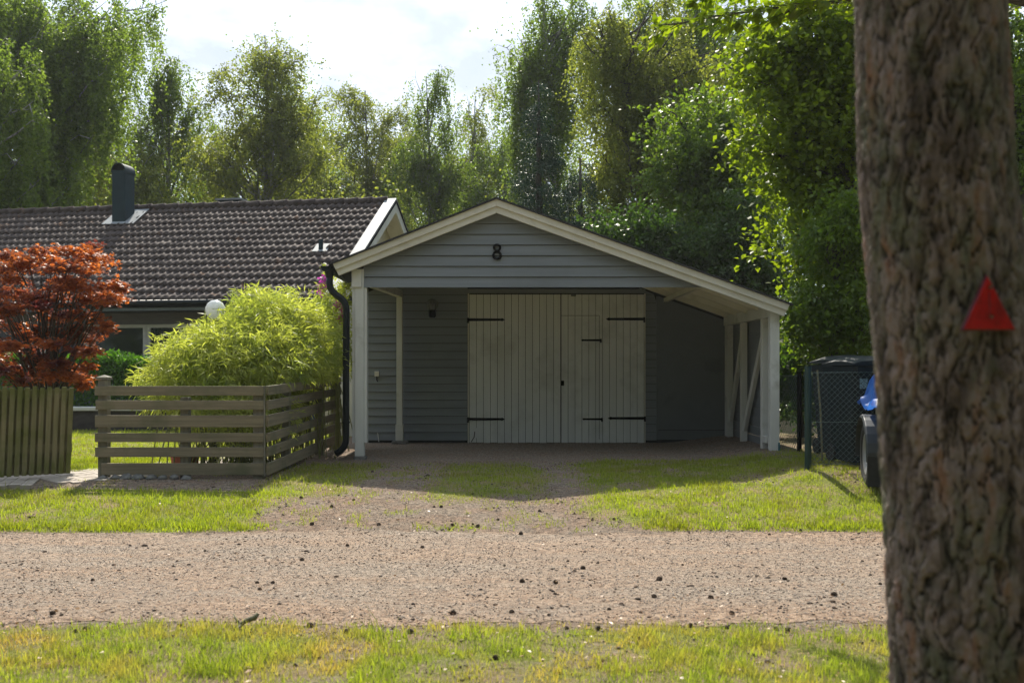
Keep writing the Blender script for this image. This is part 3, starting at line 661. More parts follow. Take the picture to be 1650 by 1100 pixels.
for pa, pb in ((70, 92), (138, 240), (238, 330), (330, 420)):
    ua, ub = uof(pb), uof(pa)
    wo = MB(); f_ = .07
    for a_, b_, c_, d_ in ((ua, ua+.10, zb, zt), (ub-.10, ub, zb, zt), (ua+.10, ub-.10, zt-f_, zt), (ua+.10, ub-.10, zb, zb+f_)):
        wo.prism([Hp(a_, .53, c_), Hp(b_, .53, c_), Hp(b_, .53, d_), Hp(a_, .53, d_)], VA*.08)
    w_ = wo.build('window', MT['frame'], house)
    pn = MB(); pn.prism([Hp(ua+.09, .575, zb+.05), Hp(ub-.09, .575, zb+.05), Hp(ub-.09, .575, zt-.05), Hp(ua+.09, .575, zt-.05)], VA*.01); pn.build('pane', MT['glass'], w_)
# chimney
def solve_v(px, row):
    best = None
    for v in np.arange(0, RUN, .01):
        u = uof(px, v); p = Hp(u, v, roofz(v)+.03); r = 590-(p.z-1.2)*F/p.y
        if best is None or abs(r-row) < best[0]: best = (abs(r-row), u, v)
    return best[1:]
uc, vc = solve_v(191, 360)
mc = thing  # alias guard
cz0 = roofz(vc)-.1; pc = Hp(uc, vc, 0); ctop = 1.2+(590-276)*pc.y/F
hw = .175
def Hbox(mb, u0, u1, v0, v1, z0, z1):
    return mb.prism([Hp(u0, v0, z0), Hp(u1, v0, z0), Hp(u1, v1, z0), Hp(u0, v1, z0)], (0, 0, z1-z0))
cm = Hbox(MB(), uc-hw, uc+hw, vc, vc+.42, cz0, ctop); co = cm.build('chimney', MT['chim'], house, bevel=.006)
cap = MB(); nn = 14; cr_ = hw+.012; ztp = ctop+.02
for sgn_ in (0,):
    base = len(cap.v)
    for rr in (cr_, cr_-.02):
        for k in range(nn+1):
            a_ = math.pi*k/nn
            for vv in (vc-.02, vc+.44):
                cap.v.append(tuple(Hp(uc+rr*math.cos(a_), vv, ztp+rr*math.sin(a_))))
    h_ = 2*(nn+1)
    for k in range(nn):
        cap.f += [(2*k, 2*k+1, 2*k+3, 2*k+2), (h_+2*k, h_+2*k+2, h_+2*k+3, h_+2*k+1), (2*k, 2*k+2, h_+2*k+2, h_+2*k), (2*k+1, h_+2*k+1, h_+2*k+3, 2*k+3)]
cap.build('chimney_cap', MT['chim'], co)
Hbox(MB(), uc-hw-.015, uc+hw+.015, vc-.015, vc+.435, ctop-.03, ctop+.02).build('chimney_collar', MT['chim'], co)
fl = MB(); pts = [(uc-hw-.42, vc-.02), (uc+hw+.12, vc-.12), (uc+hw+.12, vc+.5), (uc-hw-.42, vc+.5)]
fl.prism([Hp(u, v, roofz(v)+.065) for u, v in ((uc-hw-.28, vc-.10), (uc+hw+.22, vc-.10), (uc+hw+.22, vc+.62), (uc-hw-.28, vc+.62))], (0, 0, .012)); fl.build('chimney_flashing', MT['flash'], co)
# vent box behind the ridge
vb = 4.6; u0, u1 = uof(386, vb), uof(351, vb); zz = zat(322, u0, vb)
vo = Hbox(MB(), u0, u1, vb, vb+.5, roofz(vb)-.3, zz).build('roof_vent', MT['chim'], house)
Hbox(MB(), u0-.05, u1+.05, vb-.05, vb+.55, zz+.003, zz+.045).build('vent_lid', MT['flash'], vo)
u0, v0 = solve_v(517, 403)
vo = MB().tube([Hp(u0, v0, roofz(v0)), Hp(u0, v0, roofz(v0)+.26)], .05, 12).build('pipe_vent', MT['chim'], house)
MB().prism([Hp(u, v, roofz(v)+.05) for u, v in ((u0-.17, v0-.1), (u0+.17, v0-.1), (u0+.17, v0+.22), (u0-.17, v0+.22))], (0, 0, .01)).build('vent_flashing', MT['flash'], vo)

#%%FENCES
fence = thing('slat_fence', 'weathered horizontal slat fence around the bamboo with square posts', 'fence', (-3.5, 10.7, 0))
YS = 10.62; kx = YS/F
X0, X1 = (153-825)*kx, (426-825)*kx
def frow(r): return 1.2+(590-r)*kx
def post(x, y, z1, w_=.1, cap=True, z0=-.02):
    o = MB().box(x-w_/2, x+w_/2, y-w_/2, y+w_/2, z0, z1).build('post', MT['post'], fence, bevel=.005)
    if cap:
        c = MB(); h = w_/2+.012; c.add([(x-h, y-h, z1+.002), (x+h, y-h, z1+.002), (x+h, y+h, z1+.002), (x-h, y+h, z1+.002), (x-h, y-h, z1+.03), (x+h, y-h, z1+.03), (x+h, y+h, z1+.03), (x-h, y+h, z1+.03), (x, y, z1+.055)],
              [(3, 2, 1, 0), (0, 1, 5, 4), (1, 2, 6, 5), (2, 3, 7, 6), (3, 0, 4, 7), (4, 5, 8), (5, 6, 8), (6, 7, 8), (7, 4, 8)]); c.build('post_cap', MT['post'], o)
post(X0+.065, YS+.085, frow(612)); post(X1-.075, YS+.085, frow(630), .11, False); post((295-825)*kx, YS+.085, frow(640), .09, False)
rowsF = [(622, 637), (645, 660), (669, 688), (697.5, 712), (720.5, 736), (746, 765)]
for i, (a, b) in enumerate(rowsF):
    x0 = X0+(.0 if i < 5 else .06); 
    M_ = Matrix.Translation((0, 0, 0))
    m = MB().box(x0+random.uniform(-.006, .006), X1-.01, YS+.002, YS+.03, frow(b), frow(a)); m.build('slat', MT['fence'], fence, bevel=.003)
# side run going back to the garage
a0 = Vector((X1+.01, YS+.02, 0)); a1 = Vector((-2.53, 14.6, 0)); zr0 = [frow(r) for ab in rowsF for r in ab]
for i, (a, b) in enumerate(rowsF):
    zt_, zb_ = frow(a), frow(b); m = MB(); e = (a1-a0); s_ = Vector((.028, 0, 0))
    for half in ((0, .5), (.502, 1)):
        pa, pb = a0+e*half[0], a0+e*half[1]; dz = random.uniform(-.004, .004)
        ra = .0+.05*half[0]; rb = .05*half[1]
        m.add([pa+Vector((0, 0, zb_+ra+dz)), pb+Vector((0, 0, zb_+rb)), pb+Vector((0, 0, zt_+rb)), pa+Vector((0, 0, zt_+ra+dz)), pa+s_+Vector((0, 0, zb_+ra+dz)), pb+s_+Vector((0, 0, zb_+rb)), pb+s_+Vector((0, 0, zt_+rb)), pa+s_+Vector((0, 0, zt_+ra+dz))],
              [(0, 1, 2, 3), (7, 6, 5, 4), (0, 4, 5, 1), (1, 5, 6, 2), (2, 6, 7, 3), (3, 7, 4, 0)])
    m.build('slat', MT['fence_side'], fence, bevel=.003)
for t_, top in ((.27, 1.0), (.72, 1.10), (.98, 1.04)):
    pp = a0+(a1-a0)*t_; post(pp.x-.055, pp.y, top+.05*t_, .1, t_ == .72)
MB().box(X1-.008, X1+.006, YS-.005, YS+.03, frow(768), frow(622)).build('corner_batten', MT['post'], fence, bevel=.002)

gate = thing('picket_gate', 'mossy vertical picket gate standing open by the paved path', 'gate', (-5.4, 10.5, 0))
ga = P(-60, 600, 10.25); gb = P(121, 600, 10.72); e = (gb-ga); e.z = 0; L_ = e.length; dn = e.normalized(); nn_ = Vector((dn.y, -dn.x, 0))
npk = 15
for k in range(npk):
    t_ = (k+.5)/npk; c = ga+e*t_; w_ = L_/npk*.66; dz = random.uniform(-.006, .006)
    top = frow(624)+.0+dz+(.008 if k % 2 else 0); bot = .035+.02*t_; lean = -.035
    m = MB(); hw_ = dn*w_/2
    m.prism([Vector((c.x, c.y, bot))-hw_+dn*lean, Vector((c.x, c.y, bot))+hw_+dn*lean, Vector((c.x, c.y, top))+hw_, Vector((c.x, c.y, top))-hw_], nn_*.022); m.build('picket', MT['gate'], gate, bevel=.003)
for z in (.28, .86):
    m = MB(); m.prism([Vector((ga.x, ga.y, z)), Vector((gb.x, gb.y, z))-dn*.03, Vector((gb.x, gb.y, z+.09))-dn*.03, Vector((ga.x, ga.y, z+.09))], -nn_*.03); m.build('rail', MT['gate'], gate)
m = MB(); m.prism([Vector((ga.x, ga.y, .0))-dn*.12, Vector((ga.x, ga.y, 0))-dn*.03, Vector((ga.x, ga.y, 1.1))-dn*.03, Vector((ga.x, ga.y, 1.1))-dn*.12], -nn_*.1); m.build('hinge_post', MT['post'], gate)
m = MB()   # thin dark sheet between pickets: the second layer of boards behind
for k in range(npk-1):
    t_ = (k+1)/npk; c = ga+e*t_-nn_*.028; w_ = L_/npk*.5; hw_ = dn*w_/2
    m.prism([Vector((c.x, c.y, .05))-hw_+dn*-.03, Vector((c.x, c.y, .05))+hw_+dn*-.03, Vector((c.x, c.y, frow(627)))+hw_, Vector((c.x, c.y, frow(627)))-hw_], -nn_*.018)
m.build('rear_boards', MT['gate'], gate)
# stones under the fence
def stone(name, label, c, r, par=None, mat=None, seed=0, group=None, cat='stone'):
    rs_ = np.random.default_rng(seed); n1, n2 = 12, 8; V = []; 
    ph = rs_.random(6)*6
    for i in range(n2+1):
        th = math.pi*i/n2
        for k in range(n1):
            a = 2*math.pi*k/n1; q = 1+.16*math.sin(2*a+ph[0])+.1*math.sin(3*a+th*2+ph[1])+.08*math.cos(4*th+ph[2])
            V.append((c[0]+r[0]*q*math.sin(th)*math.cos(a), c[1]+r[1]*q*math.sin(th)*math.sin(a), c[2]+r[2]*q*math.cos(th)))
    Fc = [(i*n1+k, (i+1)*n1+k, (i+1)*n1+(k+1) % n1, i*n1+(k+1) % n1) for i in range(n2) for k in range(n1)]
    o = npmesh(name, V, Fc, mat or MT['stone'], center=Vector(c)); return tag(o, label, cat, group)
for i, px in enumerate((166, 186, 204, 223, 244, 262, 281, 300)):
    c = P(px, 771, 10.60); stone('edging_stone', 'grey field stone in the row lying under the lowest fence slat', (c.x, c.y, g(c.x, c.y)+.012), (random.uniform(.05, .08), .07, random.uniform(.025, .045)), seed=i, group='field stones under the slat fence')

# garden wall, lamp, pot
lw = thing('garden_wall', 'low dark garden wall with a pale stone cap in front of the hedge', 'wall', (-8.0, 18.6, 0))
MB().box(-12.5, -5.2, 18.55, 18.85, 0, .37).build('wall', pm('dark_block', (.025, .022, .02), (.06, .05, .045), scale=(6, 6, 12), rough=.9, bump=.01), lw)
MB().box(-12.5, -5.2, 18.50, 18.9, .373, .44).build('cap', pm('pale_slab', (.5, .5, .48), (.6, .6, .58), scale=(4, 4, 4), rough=.8), lw, bevel=.01)
gl = thing('garden_lamp', 'white globe garden lamp on a post rising out of the bamboo', 'lamp', (P(347, 497, 12.3).x, 12.3, 0))
c = P(347, 499, 12.3); MB().lathe([(0.001, -.122), (.05, -.112), (.09, -.084), (.117, -.035), (.122, 0), (.117, .035), (.09, .084), (.05, .112), (0.001, .122)], c, 24).build('globe', MT['globe'], gl, smooth=True)
MB().tube([(c.x, c.y, 0), (c.x, c.y, c.z-.11)], .03, 10).build('post', MT['black'], gl)
c = P(298, 742, 11.7)
tag(MB().lathe([(.001, .03), (.10, .03), (.13, .0), (.17, .16), (.185, .16), (.185, .2), (.165, .2), (.15, .05), (.001, .05)][2:], (c.x, c.y, 0), 24).build('plant_pot', MT['pot'], smooth=False), 'terracotta plant pot on the ground behind the slat fence', 'plant pot')

#%%RIGHT
cf = thing('chain_link_fence', 'green chain link fence in front of the wheelie bins', 'fence', (3.2, 10.65, g(3.2, 10.65)))
pz = g(3.2, 10.65)
p0 = Vector((3.17, 10.66, pz)); p1 = Vector((5.6, 10.62, g(5.6, 10.6)))
MB().tube([p0, p0+Vector((0, 0, 1.10))], .036, 14).build('post', MT['green_metal'], cf, smooth=False)
MB().tube([p1, p1+Vector((0, 0, 1.08))], .03, 12).build('post', MT['green_metal'], cf)
def mesh_wire(a, b, h, sp, r):
    mb = MB(); L = (b-a).length; d = (b-a)/L; n = int((L+h)/sp)
    for k in range(-int(h/sp)-1, int(L/sp)+1):
        for s_ in (1, -1):
            s0 = k*sp if s_ > 0 else k*sp+h; s1 = s0+s_*h
            q0, q1 = (s0, 0.), (s1, h)
            (u0, z0), (u1, z1) = q0, q1
            if u0 > u1: (u0, z0), (u1, z1) = (u1, z1), (u0, z0)
            if u1 <= 0 or u0 >= L: continue
            if u0 < 0: z0 += (z1-z0)*(-u0)/(u1-u0); u0 = 0
            if u1 > L: z1 = z0+(z1-z0)*(L-u0)/(u1-u0); u1 = L
            mb.tube([a+d*u0+Vector((0, 0, z0+.04)), a+d*u1+Vector((0, 0, z1+.04))], r, 4, False)
    for z in (.05, h*.5, h+.03): mb.tube([a+Vector((0, 0, z)), b+Vector((0, 0, z))], r*1.4, 5)
    return mb
mesh_wire(p0, p1, 1.0, .062, .0021).build('wire_mesh', MT['wire'], cf)
cf2 = thing('chain_link_fence', 'dark chain link fence beside the right corner of the garage', 'fence', (3.6, 12.7, .1))
q0 = P(1257, 700, 13.2); q0.z = .05; q1 = P(1288, 700, 12.6); q1.z = .05; q2 = p0+Vector((0, .08, 0))
q0 = Vector((3.52, 13.6, .05))
MB().tube([q1, q1+Vector((0, 0, 1.08))], .03, 10).build('post', MT['black'], cf2)
mesh_wire(q0, q1, 1.0, .07, .002).build('wire_mesh', MT['wire'], cf2)
mesh_wire(q1+Vector((.05, 0, 0)), q1+Vector((2.5, .3, 0)), 1.0, .07, .002).build('wire_mesh', MT['wire'], cf2)
def make_bin(loc, rot, label, h=1.2):
    z = g(loc[0], loc[1])+.0
    t_ = thing('wheelie_bin', label, 'wheelie bin', (loc[0], loc[1], z), 'wheelie bins behind the chain link fence')
    t_.rotation_euler = (0, 0, R(rot)); ORG[t_.name] = Vector((0, 0, 0))
    b = MB(); w0, w1, d0, d1 = .25, .30, .24, .34; hb = h-.14
    def sec(z_, w_, d_): 
        c_ = .04; return [(-w_+c_, -d_, z_), (w_-c_, -d_, z_), (w_, -d_+c_, z_), (w_, d_, z_), (-w_, d_, z_), (-w_, -d_+c_, z_)]
    secs = [sec(.03, w0, d0), sec(hb*.5, (w0+w1)/2, (d0+d1)/2), sec(hb-.08, w1-.005, d1-.005), sec(hb-.08, w1+.018, d1+.018), sec(hb, w1+.02, d1+.02)]
    vs = [v for s_ in secs for v in s_]; fs = [tuple(range(6))[::-1], tuple(range(24, 30))]
    for i in range(4): fs += [(i*6+k, i*6+(k+1) % 6, (i+1)*6+(k+1) % 6, (i+1)*6+k) for k in range(6)]
    b.add(vs, fs); bo = b.build('body', MT['bin'], t_, bevel=.008)
    rb_ = MB()
    for xx in (-.12, 0, .12): rb_.box(xx-.012, xx+.012, -.30, -.26, .25, hb-.15, Matrix.Rotation(R(-4.5), 4, 'X') @ Matrix.Translation((0, .02, 0)))
    l = MB(); n = 8; rows_ = []
    for i in range(n+1):
        y = -d1-.05+(2*d1+.07)*i/n; zc = .055*math.sin(math.pi*(.08+.9*i/n))
        rows_.append([(-w1-.035, y, hb+.01), (-w1-.03, y, hb+.03+zc*.5), (-w1+.06, y, hb+.045+zc), (0, y, hb+.055+zc*1.15), (w1-.06, y, hb+.045+zc), (w1+.03, y, hb+.03+zc*.5), (w1+.035, y, hb+.01)])
    vs = [v for r_ in rows_ for v in r_]; fs = [(i*7+k, i*7+k+1, (i+1)*7+k+1, (i+1)*7+k) for i in range(n) for k in range(6)]
    fs += [tuple(range(7))[::-1], tuple(n*7+k for k in range(7))]; fs += [(i*7, (i+1)*7, (i+1)*7+6, i*7+6) for i in range(n)]
    l.add(vs, fs); lo_ = l.build('lid', MT['bin'], t_, bevel=.004)
    MB().tube([(-.24, d1+.05, hb-.02), (.24, d1+.05, hb-.02)], .016, 8).build('handle', MT['bin'], t_)
    for s_ in (-1, 1):
        MB().lathe([(.001, -.025), (.09, -.025), (.10, -.015), (.10, .015), (.09, .025), (.001, .025)], (s_*(w0+.01), d0+.02, .10), 18, Matrix.Rotation(R(90), 3, 'Y')).build('wheel', MT['tyre'], t_)
    return t_, bo, hb
t1, b1, hb = make_bin((3.93, 11.1), 10, 'large black wheelie bin with a sticker, nearest the trailer', 1.22)
stk = MB(); stk.box(-.24, -.15, -.365, -.362, hb-.24, hb-.13, Matrix.Translation((0, .035, 0))); stk.build('sticker', pm('sticker', (.25, .38, .42), (.10, .16, .2), scale=(60, 60, 90), rough=.5, ramp=(.5, .56)), t1)
make_bin((4.05, 12.05), 6, 'black wheelie bin standing behind the larger one, nearer the garage', 1.24)
st = MB(); aa = P(1317, 596, 11.0); bb = P(1325, 742, 10.9); st.tube([bb, (aa+bb)/2+Vector((.012, 0, 0)), aa], .011, 7)
tag(st.build('garden_stake', MT['stick'], center=bb), 'thin pale stick leaning behind the chain link fence', 'stick')
# trailer
tz = g(3.6, 9.7)
tr = thing('car_trailer', 'small box trailer with black mudguards and a blue tarpaulin, partly behind the pine trunk', 'trailer', (4.5, 9.9, tz))
MB().box(3.73, 5.3, 8.95, 10.4, tz+.48, tz+1.0).build('body', MT['galv'], tr, bevel=.01)
MB().box(3.9, 5.2, 7.8+1.2, 10.45, tz+.38, tz+.477).build('chassis', MT['black'], tr)
MB().box(3.70, 3.728, 8.95, 10.4, tz+.93, tz+1.01).build('rail', MT['galv'], tr, bevel=.005)
def wheel(x, s_):
    M_ = Matrix.Rotation(R(90), 3, 'Y'); w_ = .095; Rr = .325
    prof = [(.20, -w_*.8), (.24, -w_), (.295, -w_*1.0), (.318, -w_*.8)]
    for q in (-.55, -.35, -.12, .12, .35, .55): prof += [(.325, w_*(q-.08)), (.317, w_*(q-.04)), (.317, w_*(q+.04)), (.325, w_*(q+.08))]
    prof += [(.318, w_*.8), (.295, w_), (.24, w_), (.20, w_*.8)]
    c_ = (x, 9.72, tz+Rr); o = MB().lathe(prof, c_, 36, M_).build('wheel', MT['tyre'], tr, smooth=False)
    f_ = -1*s_
    MB().lathe([(.001, f_*.035), (.05, f_*.04), (.06, f_*.02), (.14, f_*.01), (.165, f_*.05), (.195, f_*.078), (.205, f_*.082), (.205, -f_*.07)], c_, 30, M_).build('rim', MT['rim'], o, smooth=True)
def fender(x):
    mb = MB(); n = 14; w_ = .13; secs = []
    for i in range(n+1):
        a = R(-8)+R(196)*i/n; r_ = .40; y = 9.72+r_*math.cos(a)*1.05; z = tz+.33+r_*max(math.sin(a), -.3)*.98
        rr = .372; y2 = 9.72+rr*math.cos(a)*1.05; z2 = tz+.33+rr*math.sin(a)*.98
        secs += [(x-w_, y2, z2), (x-w_+.015, y, z), (x+w_, y, z), (x+w_, y2, z2)]
    fs = [(i*4+k, i*4+(k+1) % 4, (i+1)*4+(k+1) % 4, (i+1)*4+k) for i in range(n) for k in range(4)]
    mb.add(secs, fs+[(0, 1, 2, 3), tuple(n*4+k for k in (3, 2, 1, 0))]); mb.build('mudguard', MT['fender'], tr, bevel=.004)
    m2 = MB(); m2.box(x-w_+.01, x+w_, 9.72-.425, 9.72-.41, tz+.05, tz+.34); m2.build('mud_flap', MT['tyre'], tr)
for x, s_ in ((3.62, 1), (5.48, -1)): wheel(x, s_); fender(x)
tr.rotation_euler = (0, 0, R(-12))
def tarp():
    xs_ = np.linspace(3.56, 5.4, 50); ys_ = np.linspace(8.85, 10.47, 50); X, Y = np.meshgrid(xs_, ys_)
    Z = tz+1.06+.12*np.sin(np.clip((X-3.56)/1.84, 0, 1)*np.pi)+.05*fbm(X, Y, 5, 4, 2)
    edge = np.maximum(ss(-X, -3.70, -3.62), ss(Y, 10.38, 10.45)); Z = Z-edge*(.16+.2*vnoise(X*3, Y*3, 2, 8)); X = X+edge*-.02*np.sin(Y*25)
    V = np.stack([X, Y, Z], -1).reshape(-1, 3); i = np.arange(2500).reshape(50, 50); Fc = np.stack([i[:-1, :-1], i[:-1, 1:], i[1:, 1:], i[1:, :-1]], -1).reshape(-1, 4)
    o = npmesh('tarpaulin', V, Fc, MT['tarp'], None, smooth=True, center=Vector((4.5, 9.9, tz+1.0)))
    o.rotation_euler = (0, 0, R(-12))
    return tag(o, 'crumpled blue tarpaulin draped over the box trailer', 'tarpaulin')
tarp()
c = gp(1407, 770); stone('chock_stone', 'pale grey stone wedged against the trailer wheel', (c.x+.03, 9.30, g(c.x, 9.3)+.03), (.075, .06, .055), mat=pm('pale_stone', (.3, .3, .29), (.42, .42, .4), scale=(14, 14, 14), rough=.9, bump=.01), seed=50)
#%%VEG
def unit(a): return a/np.maximum(np.linalg.norm(a, axis=-1, keepdims=True), 1e-9)
def rhombs(p, d, L, W, nrm=None, droop=0):
    """leaf quads: base p, direction d, length L, width W, approximate normal"""
    n = len(p); L = np.broadcast_to(np.asarray(L, float), (n,))[:, None]; W = np.broadcast_to(np.asarray(W, float), (n,))[:, None]
    if nrm is None: nrm = unit(rng.normal(size=(n, 3)))
    s = unit(np.cross(d, nrm)); nn = np.cross(s, d)
    V = np.stack([p, p+d*L*.42+s*W*.5+nn*W*.12, p+d*L-np.array([0, 0, 1])*droop*L, p+d*L*.42-s*W*.5+nn*W*.12], 1).reshape(-1, 3)
    return V, np.arange(4*n).reshape(n, 4)
def crown_mesh(name, parts, mat, parent, center=None):
    V = np.concatenate([a for a, b in parts]); k = 0; Fs = []
    for a, b in parts: Fs.append(b+k); k += len(a)
    return npmesh(name, V, np.concatenate(Fs), mat, parent, center=center)
def twig_leaves(tp, td, tl, nper, L, W, jit=.05, flat=0, curve=0, dmix=.5, downbias=-.2):
    """leaves along twigs: tp start, td dir, tl length"""
    m = len(tp); i = np.repeat(np.arange(m), nper); n = len(i); t = rng.random(n)
    p = tp[i]+td[i]*(tl[i]*t)[:, None]; p[:, 2] -= curve*(tl[i]*t)**2
    p += rng.normal(size=(n, 3))*jit
    d = unit(td[i]*dmix+rng.normal(size=(n, 3))*.75+np.array([0, 0, downbias]))
    nr = unit(rng.normal(size=(n, 3))*(1-flat)+np.array([0, 0, 1])*flat*1.6)
    s = rng.uniform(.7, 1.2, n)
    return rhombs(p, d, L*s, W*s, nr)
def tree(name, label, px, d, lobes, mat, bark, r0=.16, limbs=22, subs=11, twigs=9, per=26, L=.075, W=.05, weep=.5, tl=(.4, 1.2), spread=.7, dep=None,
         cat='tree', group=None, bottom=None, lean=0, flat=0, sag=0, jit=.05, trunk_top=None, yspread=1.0):
    bx_ = (px-825)*d/F; bz_ = g(bx_, d); root = thing(name, label, cat, (bx_, d, bz_-.05), group)
    Lb = []
    for cx, r, rx, rzz in lobes:
        c = P(cx, r, d); kk = 1.3 if d > 25 else 1.0; yspread = .6 if d > 14 else .8; Lb.append((np.array(c), np.array([rx*d/F*(1.5 if d > 25 else kk), rx*d/F*yspread, rzz*d/F*(kk if r > 130 else 1.)])))
    top = max(c[2]+r[2]*.15 for c, r in Lb); tc_ = Lb[0][0]
    if trunk_top: top = trunk_top
    n = 9; tk = []
    topx = tc_[0]
    for i in range(n+1):
        t = i/n; tk.append(Vector((bx_+(topx-bx_)*t**1.4+math.sin(t*5+px)*.12*r0/.16, d+math.cos(t*4+px)*.1, bz_-.1+(top-bz_)*t)))
    mb = MB(); mb.tube(tk, [r0*(1-.88*(i/n)**.9)+(.3*r0 if i == 0 else 0) for i in range(n+1)], 9)
    vol = np.array([r[0]*r[1]*r[2] for c, r in Lb])**.75; vol /= vol.sum()
    TP, TD, TL = [], [], []
    for k in range(limbs):
        li = rng.choice(len(Lb), p=vol); c, r = Lb[li]
        e = c+r*unit(rng.normal(size=3))*rng.uniform(.25, 1.0)**.5
        zst = max(.18, min(.92, ((e[2]-bz_)/(top-bz_)-rng.uniform(.04, .26)))); f = zst*n; i = int(f); s0 = tk[i].lerp(tk[min(i+1, n)], f-i)
        e = Vector(e); mid = s0.lerp(e, .5)+Vector((rng.normal()*.25, rng.normal()*.25, abs(rng.normal())*.3+.25*(1-weep)))
        pts = []
        for q in range(7):
            t = q/6; pts.append(s0*(1-t)**2+mid*2*t*(1-t)+e*t*t+Vector(rng.normal(size=3))*.04*(0 < q < 6))
        rl = r0*.42*(1-zst*.55); mb.tube(pts, [rl*(1-.85*q/6) for q in range(7)], 6, False)
        for s_ in range(subs):
            t = .25+.75*rng.random()**.6; q = int(min(t*6, 5.99)); b0 = pts[q].lerp(pts[q+1], t*6-q)
            dv = Vector(rng.normal(size=3)); dv.z = dv.z*.6+.15; dv = dv.normalized()*rng.uniform(.4, 1)*spread
            b1 = b0+dv*.6+Vector((0, 0, .08)); b2 = b0+dv
            if weep > .5: b2.z -= .12
            if s_ % 2 == 0: mb.tube([b0, b1, b2], [rl*.25, rl*.16, rl*.06], 4, False)
            for w_ in range(twigs):
                t2 = rng.uniform(.2, 1); sp = b0.lerp(b2, t2); TP.append((sp.x+rng.normal()*.07, sp.y+rng.normal()*.07, sp.z+rng.normal()*.05))
                out = np.array([dv.x, dv.y, dv.z])/max(dv.length, .01)
                TD.append(out*(1-weep)*.8+rng.normal(size=3)*(.55*(1-weep)+.08)+np.array([0, 0, -1])*weep)
                TL.append(rng.uniform(*tl))
    TP = np.array(TP); TD = unit(np.array(TD)); TL = np.array(TL)
    mb.build('trunk', bark, root, smooth=True)
    crown_mesh('crown', [twig_leaves(TP, TD, TL, per, L, W, jit=jit, flat=flat, curve=sag)], mat, root)
    return root
def copy_tree(o, loc, rot, label, sc=1.0, group=None):
    c = o.copy(); COL.objects.link(c); c.location = loc; c.rotation_euler = (0, 0, rot); c.scale = (sc,)*3; c['label'] = label
    if group: c['group'] = group
    for ch in o.children:
        k = ch.copy(); COL.objects.link(k); k.parent = c
    return c
BB, DB = MT['birchbark'], MT['bark']
tree('birch_tree', 'big weeping birch with long hanging strands above the left end of the house roof', 52, 33,
     [(60, 60, 125, 110), (175, 80, 75, 110), (30, 220, 110, 110), (165, 215, 70, 105), (215, 20, 50, 60), (100, 0, 110, 80)], MT['leaf_birch'], BB, .22, 72, 8, 4, 44, .11, .07, .93, (1.1, 3.0), .8, jit=.06)
tree('birch_tree', 'weeping birch cut by the left edge of the photo, nearest the maple', -70, 29, [(-60, 120, 120, 150), (-10, 290, 80, 60), (10, 60, 60, 90)], MT['leaf_birch'], BB, .2, 30, 8, 4, 38, .11, .07, .9, (.9, 2.4), .8)
tree('birch_tree', 'ragged weeping birch just right of the big left birch, behind the chimney', 262, 40,
     [(270, 110, 38, 30), (318, 130, 22, 36), (262, 190, 55, 60), (300, 230, 45, 60), (235, 270, 60, 50)], MT['leaf_birch'], BB, .17, 32, 7, 4, 32, .11, .07, .88, (.8, 2.0), .6)
tree('birch_tree', 'tall rounded airy birch standing over the middle of the house roof', 425, 37,
     [(425, 58, 42, 34), (400, 95, 42, 40), (455, 100, 42, 45), (395, 170, 52, 60), (462, 180, 55, 60), (425, 235, 90, 60), (360, 260, 50, 60)], MT['leaf_birch_y'], BB, .17, 54, 8, 4, 26, .10, .065, .5, (.5, 1.5), .75)
tree('birch_tree', 'round topped sparse birch behind the right end of the house roof', 588, 45,
     [(585, 148, 40, 30), (560, 185, 32, 34), (618, 190, 36, 40), (585, 240, 62, 50), (545, 285, 50, 50), (630, 290, 50, 50)], MT['leaf_birch_y'], BB, .17, 40, 8, 4, 24, .10, .065, .5, (.5, 1.4), .75)
tA = tree('birch_tree', 'narrow weeping birch with a flat tufted top, left of the garage ridge', 690, 42,
     [(690, 125, 26, 22), (672, 160, 20, 38), (714, 160, 20, 42), (690, 215, 40, 50), (690, 275, 50, 50)], MT['leaf_birch'], BB, .15, 34, 7, 4, 28, .10, .065, .85, (.6, 1.8), .6)
tB = tree('birch_tree', 'slender loose birch directly behind the garage ridge', 768, 46,
     [(765, 155, 32, 24), (750, 200, 34, 40), (785, 215, 32, 50), (765, 275, 48, 50), (740, 320, 50, 40)], MT['leaf_birch_y'], BB, .15, 36, 7, 4, 26, .10, .065, .7, (.5, 1.5), .7)
tree('birch_tree', 'tall weeping birch overhanging the dark spruce behind the garage', 905, 36,
     [(880, 40, 58, 50), (850, 110, 40, 70), (900, 120, 60, 80), (828, 190, 26, 60), (850, 245, 40, 50), (930, 0, 70, 60)], MT['leaf_birch'], BB, .2, 46, 8, 4, 40, .10, .065, .92, (.9, 2.6), .7)
tree('birch_tree', 'spreading birch with a heavy crooked limb over the garage roof', 1085, 28,
     [(960, 50, 60, 60), (1040, 40, 80, 60), (970, 160, 70, 80), (1060, 170, 80, 80), (990, 270, 60, 80), (1120, 90, 70, 90), (1000, 340, 40, 50)], MT['leaf_birch_y'], DB, .26, 56, 8, 5, 32, .085, .06, .85, (.6, 2.0), .7)
tree('broadleaf_tree', 'dark green broadleaf tree standing tall behind the right half of the garage roof', 1180, 23,
     [(1140, 240, 90, 100), (1090, 330, 80, 80), (1200, 320, 80, 90), (1060, 250, 50, 60)], MT['leaf_mid'], DB, .2, 44, 9, 4, 18, .10, .075, .35, (.3, .9), .6, flat=.35)
tree('broadleaf_tree', 'tall shaded tree filling the back of the wood at upper right', 1260, 36,
     [(1150, 40, 130, 110), (1290, 100, 140, 150), (1230, 250, 130, 110), (1400, 120, 120, 150)], MT['leaf_mid'], DB, .25, 50, 9, 5, 20, .12, .09, .4, (.4, 1.3), .8)
